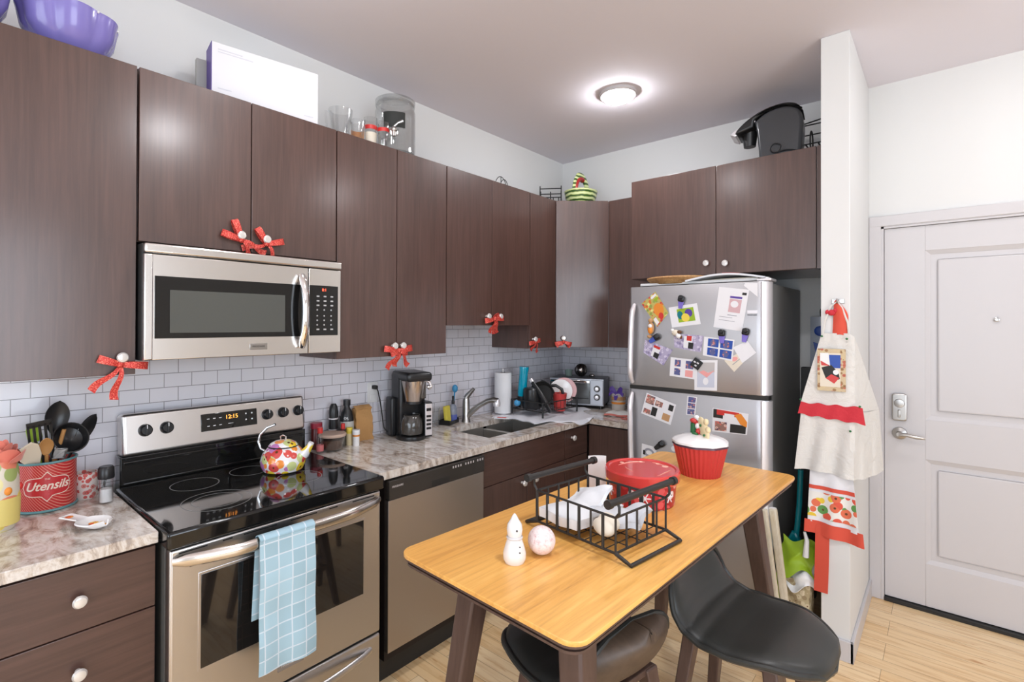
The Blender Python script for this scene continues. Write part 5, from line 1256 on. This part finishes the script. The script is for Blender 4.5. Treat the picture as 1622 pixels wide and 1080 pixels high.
# wire basket
BKC = (1.622, -2.222, ZT_); BRZ = math.radians(-8)
t = thing('wire_basket', 'black wire basket with two round bar handles holding white napkins', 'basket', BKC, BRZ)
IRON = mat('iron', (.035, .032, .030), .4, .4)
HX, HY, ZB_, ZR_ = .148, .125, .022, .118
BR_ = lambda x, y, z, c=.0: [(-x, -y, z), (x, -y, z), (x, y, z), (-x, y, z)]
g = G(); g.tube(BR_(HX, HY, ZR_), .0038, 8, True); g.build('top_rim', IRON, t)
g = G(); g.tube(BR_(HX, HY, ZB_), .0042, 8, True)
for k in range(1, 8): x = -HX+2*HX*k/8; g.tube([(x, -HY, ZB_), (x, HY, ZB_)], .0018, 6)
for y in (-.06, 0, .06): g.tube([(-HX, y, ZB_), (HX, y, ZB_)], .0018, 6)
g.build('bottom_frame', IRON, t)
for side in (-1, 1):
    for k in range(8):
        x = -HX+2*HX*k/7
        if k in (1, 3, 5) and side > 0: G().box(x-.007, x+.007, side*HY-.0025, side*HY+.0025, ZB_, ZR_, .001).build('side_bar', IRON, t)
        else: G().tube([(x, side*HY, ZB_), (x, side*HY, ZR_)], .0032 if k % 2 else .0045, 8).build('side_bar', IRON, t)
    for k in range(1, 5):
        y = -HY+2*HY*k/5; G().tube([(side*HX, y, ZB_), (side*HX, y, ZR_)], .0032, 8).build('end_bar', IRON, t)
    g = G(); g.cyl((side*(HX+.004), -HY-.028, ZR_+.045), (side*(HX+.004), HY+.028, ZR_+.045), .0095)
    for e in (-1, 1): g.cyl((side*(HX+.004), e*(HY+.028), ZR_+.045), (side*(HX+.004), e*(HY+.042), ZR_+.045), .0125)
    for e in (-1, 1): g.tube([(side*HX, e*HY, ZR_), (side*(HX+.012), e*HY, ZR_+.015), (side*(HX+.012), e*HY, ZR_+.032), (side*(HX+.004), e*HY, ZR_+.045)], .004, 8)
    g.build('handle', IRON, t)
    g = G(); g.tube([(side*HX, -HY, ZB_), (side*(HX+.03), -HY, .012), (side*(HX+.048), -HY, .006), (side*(HX+.048), HY, .006), (side*(HX+.03), HY, .012), (side*HX, HY, ZB_)], .0055, 8); g.build('foot_runner', IRON, t)
NAP = mat('napkin_cloth', (.80, .81, .83), .85); _t, _b = nt(NAP); bump(_t, _b, noise(_t, coords(_t), 25, 4, .6, .6), .4, .006)
def nap(label, off, w, d, rot, m=NAP, amp=.012, h=.010, name='napkin', tilt=(0, 0, 0)):
    v0 = Vector(BKC)+Matrix.Rotation(BRZ, 3, 'Z') @ Vector(off)
    g = G(); sd = random.random()*6
    g.sheet(lambda u, v: ((u-.5)*w, (v-.5)*d, amp*(math.sin(u*5+sd)*math.sin(v*4+sd)+.6*math.sin(u*9+v*7))*.6+amp), 26, 22, h)
    bmesh.ops.transform(g.b, matrix=Euler(tilt).to_matrix().to_4x4(), verts=g.b.verts[:])
    return solo(g, name, m, label, 'napkin', v0, BRZ+rot)
nap('flat folded white napkin filling the left half of the wire basket', (-.065, -.01, .033), .15, .225, 0, amp=.004, h=.028)
nap('white napkin leaning up at the back left of the wire basket', (-.085, .055, .062), .13, .11, .1, amp=.006, h=.012, tilt=(.35, -.25, 0))
nap('crumpled grey-white napkin in the right half of the wire basket', (.055, .035, .033), .13, .13, .3, mat('napkin_grey', (.62, .63, .66), .85), .020, .016)
g = G(); g.sph((0, 0, .028), (.034, .062, .028), 28)
for q in g.b.verts: q.co.x += .004*math.sin(q.co.y*90); q.co.z += .003*math.sin(q.co.y*120+q.co.x*60)
v0 = Vector(BKC)+Matrix.Rotation(BRZ, 3, 'Z') @ Vector((.065, -.055, .030))
solo(g, 'bread_roll', mat('roll_cream', (.76, .68, .56), .75), 'cream rolled cloth at the front right of the wire basket', 'napkin', v0, BRZ+.5).name = 'rolled_napkin'
# red tin
t = thing('cake_tin', 'large round red tin with snowflakes and a red lid behind the wire basket', 'tin', (1.592, -1.868, ZT_))
G().lathe([(0, 0), (.108, 0), (.112, .004), (.120, .085), (0, .086)], n=60).build('tin_body', REDP, t)
ld = G().lathe([(0, .082), (.126, .082), (.130, .086), (.132, .116), (.128, .122), (.118, .122), (.114, .118), (0, .118)], n=60).build('lid', REDC, t)
LIDP = mat('lid_print', (.85, .45, .36), .35)
g = G()
for a0, a1, r in ((1.9, 3.4, .085), (-.6, .5, .10), (3.6, 4.6, .06), (.8, 1.6, .095)):
    n = 14; g.tube([(r*math.cos(a0+(a1-a0)*k/n)*(1-.12*math.sin(PI*k/n)), r*math.sin(a0+(a1-a0)*k/n), .1182) for k in range(n+1)], [.0008+.0022*math.sin(PI*k/n) for k in range(n+1)], 6, flat=.3)
for x, y, r in ((.055, .075, .012), (.02, .092, .008), (-.04, .075, .007), (-.09, .02, .008)): g.lathe([(0, 0), (r, 0), (r*.9, .0012), (0, .0014)], (x, y, .118), 14)
g.build('printed_swirls', LIDP, ld)
g = G(); Rb = .1145
for a in (-1.05, -.25, 2.2, -2.3):
    for k in range(3):
        b = PI*k/3; P_ = []
        for s_ in (-1, 1): P_.append(((Rb+.0035)*math.cos(a+s_*.020*math.cos(b)/Rb), (Rb+.0035)*math.sin(a+s_*.020*math.cos(b)/Rb), .045+s_*.020*math.sin(b)))
        g.tube(P_, .0022, 6)
g.build('snowflake_print', PAPER, t)
g = G(); g.sheet(lambda u, v: (.049*(1-.0*u)*math.sin((v-.5)*1.2)*1.2, -.02+.015*math.cos((v-.5)*2.2), .002+.128*u), 12, 12, .005)
solo(g, 'napkin_holder', WHT, 'white curved plastic piece standing behind the left side of the red tin', 'napkin holder', (1.402, -1.862, ZT_), .75)
# cupcake jar
t = thing('cupcake_cookie_jar', 'red cupcake-shaped cookie jar with white icing at the far end of the table', 'cookie jar', (1.632, -1.392, ZT_), -.75)
g = G(); g.lathe([(0, 0), (.078, 0), (.080, .004), (.108, .128), (.104, .130), (.075, .01), (0, .01)], n=144, fn=lambda a, z: 1+.018*math.sin(a*36)); g.build('ribbed_cup', REDS, t)
ld = G().lathe([(.100, .126), (.112, .128), (.110, .136), (.10, .140), (0, .140)], n=60, fn=lambda a, z: 1+.02*math.sin(a*9+1)).build('chocolate_rim', mat('chocolate', (.08, .03, .05), .3), t)
g = G(); g.lathe([(.100, .135), (.113, .137), (.112, .145), (.10, .155), (.07, .166), (.03, .172), (0, .173)], n=72, fn=lambda a, z: 1+.018*math.sin(a*9+1.5)); g.build('icing', WHTC, t)
g = G(); g.cyl((-.040, -.005, .160), (-.040, -.005, .212), .017, .016); g.build('green_parcel', GRND, t)
g = G(); g.sph((-.040, -.005, .222), (.022, .018, .012)); g.sph((-.015, .004, .212), (.026, .018, .014)); g.sph((.004, -.008, .185), (.013, .013, .014)); g.build('red_bow_topping', REDC, t)
g = G(); g.sph((-.030, .0, .238), (.011, .011, .010)); g.sph((-.012, .0, .232), (.012, .010, .007)); g.sph((-.002, -.010, .205), (.012, .010, .013)); g.build('white_topping', WHTC, t)
g = G(); g.sph((0, 0, 0), (.030, .012, .055), 16, Euler((0, -.75, 0)).to_matrix().to_4x4()); 
for a in range(5):
    b = 2*PI*a/5; g.sph((.030*math.cos(b)*.8+.012, 0, .032*math.sin(b)), (.014, .010, .014), 12)
bmesh.ops.translate(g.b, verts=g.b.verts[:], vec=(.030, .0, .202)); g.build('star_cookie', mat('cookie_cream', (.80, .66, .40), .4), t)
g = G(); g.sph((.0, -.022, .172), (.022, .010, .007)); g.sph((.055, -.012, .178), (.006, .005, .005)); g.sph((.032, -.016, .215), (.006, .004, .006)); g.build('green_leaves', GRND, t)

# ================================================================ WING WALL: hook, apron, towels
t = thing('wall_hook', 'small silver hook near the top of the white wing wall end', 'hook', (2.045, -.7835, 1.650))
G().ob((0, -.002, 0), (.05, .004, .02), (0, 0, 0), .0015).build('plate', NICK, t)
G().tube([(0, -.004, 0), (0, -.024, -.008), (0, -.030, .0), (0, -.028, .012)], .003, 8).build('prong', NICK, t)
YW = -.7855
def drape(xl0, xl1, xr0, xr1, z0, z1, y=-.012, amp=.008, fr=5, wrap=True, hem=0.0):
    """cloth hanging against the wall end; u across, v from top (z1) to bottom (z0); folds round the right corner past x = 2.095"""
    def f(u, v):
        xl = xl1+(xl0-xl1)*v; xr = xr1+(xr0-xr1)*v; x = xl+(xr-xl)*u; z = z1+(z0-z1)*v+hem*math.sin(u*7)*v-.02*u*v
        yy = YW+y-amp*(1+math.sin(u*fr*PI+v*2))*(.25+.75*v)
        if wrap and x > 2.095:
            e = x-2.095; return (2.097+e*.35+.010, yy+e*1.2, z)
        return (x, yy, z)
    return f
t = thing('apron', 'cream apron with a red ruffle band and a printed picture on the bib', 'apron', (2.045, YW, 1.50))
g = G(); g.sheet(drape(1.895, 1.983, 2.30, 2.092, 1.155, 1.502, amp=.005), 26, 26, .003); g.build('bib', CLOTH, t, W=True)
g = G(); g.sheet(drape(1.876, 1.900, 2.34, 2.30, .850, 1.135, amp=.013, fr=9, hem=.008), 46, 22, .003); g.build('skirt', CLOTH, t, W=True)
g = G(); g.sheet(drape(1.888, 1.900, 2.150, 2.140, 1.115, 1.170, -.022, .004, 7, False), 30, 5, .005)
for q in g.b.verts: q.co.z += .004*math.sin(q.co.x*90)
g.build('red_ruffle', CLOTHR, t, W=True)
pic = G().box(1.968, 2.078, YW-.0285, YW-.0255, 1.235, 1.430).build('printed_picture', speck('apron_frame', (.60, .47, .30), [(.35, .2, .1), (.62, .5, .3), (.5, .15, .1)], 70, .5, .8), t, W=True)
g = G(); y_ = YW-.0287
def fl(poly, i): g.m(i).patch((1.968, y_, 1.235), (.110, 0, 0), (0, 0, .195), FN, poly, .0006*(1+i*.3))
fl(R_(.1, .1, .82, .9), 0); fl(R_(.42, .55, .82, .86), 1); fl([(.1, .9), (.4, .9), (.46, .6), (.1, .72)], 4); fl([(.15, .55), (.5, .62), (.75, .45), (.8, .3), (.55, .22), (.3, .3)], 2); fl([(.3, .3), (.6, .18), (.78, .32), (.5, .4)], 3); fl(ell(.66, .45, .1, .06), 4); fl([(.12, .7), (.4, .78), (.42, .6), (.15, .6)], 3)
g.build('picture_print', [CREAM, BLUE, BLKM, RED, WHT], pic, W=True)
g = G(); g.tube([(1.988, YW-.014, 1.498), (1.996, YW-.013, 1.56), (2.020, YW-.012, 1.630), (2.045, YW-.016, 1.650), (2.062, YW-.012, 1.62), (2.084, YW-.013, 1.55), (2.088, YW-.014, 1.498)], .004, 8, flat=.5); g.build('neck_strap', CLOTH, t, W=True)
g = G()
for x, z in ((1.986, 1.488), (2.082, 1.478), (1.900, 1.185), (2.130, 1.175), (2.105-.01, 1.06)): g.sph((x, YW-.030, z), (.005, .004, .005), 8)
g.build('green_buttons', GRND, t, W=True)
g = G(); g.strip([(2.104, -.50, 1.375), (2.106, -.495, 1.345), (2.104, -.49, 1.31)], [(0, .016, 0), (0, .012, 0), (0, .003, 0)], .002)
solo(g, 'ribbon_tag', CLOTHO, 'tiny red ribbon on the right face of the white wing wall', 'ribbon')
t = thing('red_towel', 'coral red towel folded over the hook behind the apron bib', 'towel', (2.05, YW, 1.62))
g = G(); g.sheet(lambda u, v: (2.024+.058*u*(.35+.65*math.sin(min(1, v*2.2)*PI/2))+.006*(1-v), YW-.006-.010*math.sin(PI*u), 1.645-.16*v+.012*math.sin(PI*u)), 12, 16, .004); g.build('towel_cloth', CLOTHO, t, W=True)
g = G(); g.sph((2.022, YW-.012, 1.598), (.016, .008, .014)); g.sph((2.006, YW-.010, 1.600), (.010, .006, .012)); g.sph((2.036, YW-.012, 1.608), (.008, .007, .010)); g.build('towel_button', CLOTHR, t, W=True)
t = thing('fruit_towel', 'white kitchen towel printed with fruit and a red border under the apron', 'towel', (2.04, YW, .85))
F2 = drape(1.925, 1.935, 2.130, 2.100, .565, .870, -.004, .009, 4, False)
g = G(); F3 = lambda z0, z1, o, xl=0, xr=0: (lambda u, v: (lambda p: (p[0]+(-xl*(1-u)+xr*u), p[1]-o, p[2]))(F2(u, ((.870-z1)+(z1-z0)*v)/(.870-.565))))
g.sheet(F3(.612, .870, 0), 30, 20, .002); g.build('towel_cloth', PAPER, t, W=True)
g = G(); g.sheet(F3(.640, .755, .0035), 30, 10, .0012); g.build('fruit_band', FRUIT, t, W=True)
G().sheet(F3(.768, .785, .0035), 30, 3, .0012).build('red_stripe', CLOTHO, t, W=True)
G().sheet(F3(.560, .620, .004, .012, .016), 30, 5, .002).build('red_border', CLOTHO, t, W=True)
g = G(); g.strip([(1.985, YW-.006, .60), (1.984, YW-.010, .50), (1.982, YW-.008, .40), (1.978, YW-.006, .285)], [(.028, 0, 0)]*4, .003)
solo(g, 'red_strap', CLOTHO, 'red cloth strap hanging below the fruit towel', 'strap')

# ================================================================ GAP BETWEEN FRIDGE AND WING WALL
t = thing('long_dustpan', 'teal long-handled dustpan standing between refrigerator and wing wall', 'dustpan', (1.865, -.62, 0))
G().tube([(.0, .0, .80), (-.006, -.005, .62), (-.018, -.01, .46)], .013, 12).build('handle', TEAL, t)
g = G(); g.prism([(-.045, .0), (.045, .0), (.050, .30), (.030, .44), (.012, .48), (-.012, .48), (-.030, .44), (-.045, .30)], -.02, .02, .012, Matrix.Translation((-.026, -.01, .004)) @ Matrix.Rotation(PI/2, 4, 'X')); g.build('pan', TEAL, t)
t = thing('shopping_bag', 'green and white bag of straw-coloured litter on the floor by the wing wall', 'bag', (1.862, -.735, 0))
LIT = speck('straw_print', (.42, .34, .20), [(.55, .46, .30), (.30, .22, .12), (.62, .52, .36)], 50, .55, .8)
def bagf(u, v):
    a = 2*PI*u; w = .075*(1-.12*v+.04*math.sin(v*9+a*2)); d = .055*(1-.25*v)
    return (w*max(-1, min(1, 1.35*math.cos(a))), d*max(-1, min(1, 1.35*math.sin(a)))+.004*math.sin(a*5+v*8), .30*v+.004)
G().sheet(bagf, 48, 20, .0015).box(-.06, .06, -.045, .045, .002, .28, .02).build('bag_body', LIT, t)
def crump(w, d, z0, h, sd, sk):
    return lambda u, v: ((u-.5)*w+.012*math.sin(v*7+sd)+sk*v, -.055+.02*math.sin(u*6+sd)-.010*math.sin(v*9+u*5)+d*v, z0+h*v+.022*math.sin(u*8+sd)*(1-.4*v))
G().sheet(crump(.15, .07, .27, .11, 1.0, .03), 26, 18, .002).build('white_fold', WHT, t)
G().sheet(crump(.16, .08, .335, .14, 2.4, .02), 26, 18, .002).build('green_top', GRN, t)
G().sheet(lambda u, v: (-.075+.035*v+.006*math.sin(u*9), -.06+.015*math.sin(u*7), .12+.24*u), 20, 4, .002).build('green_side', GRN, t)
g = G(); g.tube([(.05, -.03, .42), (.055, -.03, .50), (.045, -.03, .54)], [.014, .010, .006], 10); g.build('white_tie', WHT, t)
t = thing('paper_roll', 'two tall cream wrapped rolls leaning between refrigerator and table leg', 'rolls', (1.80, -.90, 0))
ROLL = wood('roll_print', (.50, .42, .28), (.64, .56, .42), (.74, .68, .58), (60, 60, 12), .6)
for k, (a, b) in enumerate((((-.045, .03, .655), (.035, -.005, .0)), ((-.010, .055, .64), (.065, .035, .0)))):
    o = G().ob(((a[0]+b[0])/2, (a[1]+b[1])/2, .325), (.034, .03, .65), (0, -math.atan2(b[0]-a[0], .65)*1.0, 0), .008).build('roll', ROLL, t)
    G().ob((a[0]-.0, a[1]-.0, a[2]-.02), (.036, .032, .06), (0, -.12, 0), .010).build('white_cap', WHT, o)
t = thing('detergent_pouch', 'white and dark blue pouch hanging on the wall behind the refrigerator side', 'pouch', (1.865, -.035, 1.47))
G().sheet(lambda u, v: (-.055+.11*u, -.010-.03*math.sin(PI*u), .12-.30*v), 12, 16, .004).build('pouch_body', mat('pouch_white', (.60, .64, .72), .4), t)
g = G(); g.sph((.0, -.045, .035), (.030, .004, .030), 16); g.prism([(-.035, -.03), (.04, -.06), (.05, -.15), (.0, -.16), (-.02, -.1)], 0, .004, .001, Matrix.Translation((0, -.043, 0)) @ Matrix.Rotation(PI/2, 4, 'X')); g.build('blue_print', BLUE, t)
g = G(); g.tube([(0, -.006, .12), (0, -.018, .155), (0, -.003, .165)], .006, 8); g.build('hanging_hook', BLKM, t)
g = G(); g.box(-.035, .035, -.02, .02, 0, 1.30, .004)
for k in range(4): g.box(-.034, .034, -.026, -.02, .15+.3*k, .17+.3*k, .002)
solo(g, 'folded_step_stool', BLKM, 'narrow black folded step ladder standing behind the teal dustpan', 'step ladder', (1.835, -.24, 0))  # unidentified dark upright filling the gap beside the refrigerator

# ================================================================ CAMERA AND VIEW
def camera():
    yaw, pit, rol, f, cx, cy = .7299, .0050, .0028, 803.49, 776.8, 509.5
    F = Vector((-math.sin(yaw)*math.cos(pit), math.cos(yaw)*math.cos(pit), math.sin(pit)))
    R = Vector((math.cos(yaw), math.sin(yaw), 0)); U = R.cross(F)
    R2 = R*math.cos(rol)+U*math.sin(rol); U2 = -R*math.sin(rol)+U*math.cos(rol)
    cd = bpy.data.cameras.new('Camera'); co = bpy.data.objects.new('Camera', cd); C.objects.link(co)
    M1 = Matrix((R2, U2, -F)).transposed().to_4x4(); M1.translation = (2.4125, -3.6144, 1.5394)
    co.matrix_world = M1
    cd.sensor_width = 36; cd.lens = 36*f/1622; cd.shift_x = (811-cx)/1622; cd.shift_y = -(540-cy)/1622
    cd.clip_start = .05; cd.clip_end = 60
    bpy.context.scene.camera = co
camera()
sc = bpy.context.scene
sc.view_settings.view_transform = 'Standard'; sc.view_settings.look = 'None'; sc.view_settings.gamma = 1
sc.view_settings.use_curve_mapping = False
sc.view_settings.exposure = .08
sc.cycles.max_bounces = 8; sc.cycles.diffuse_bounces = 4; sc.cycles.glossy_bounces = 4; sc.cycles.transmission_bounces = 8
sc.cycles.sample_clamp_indirect = 6; sc.cycles.caustics_reflective = False; sc.cycles.caustics_refractive = False
sc.cycles.use_denoising = True
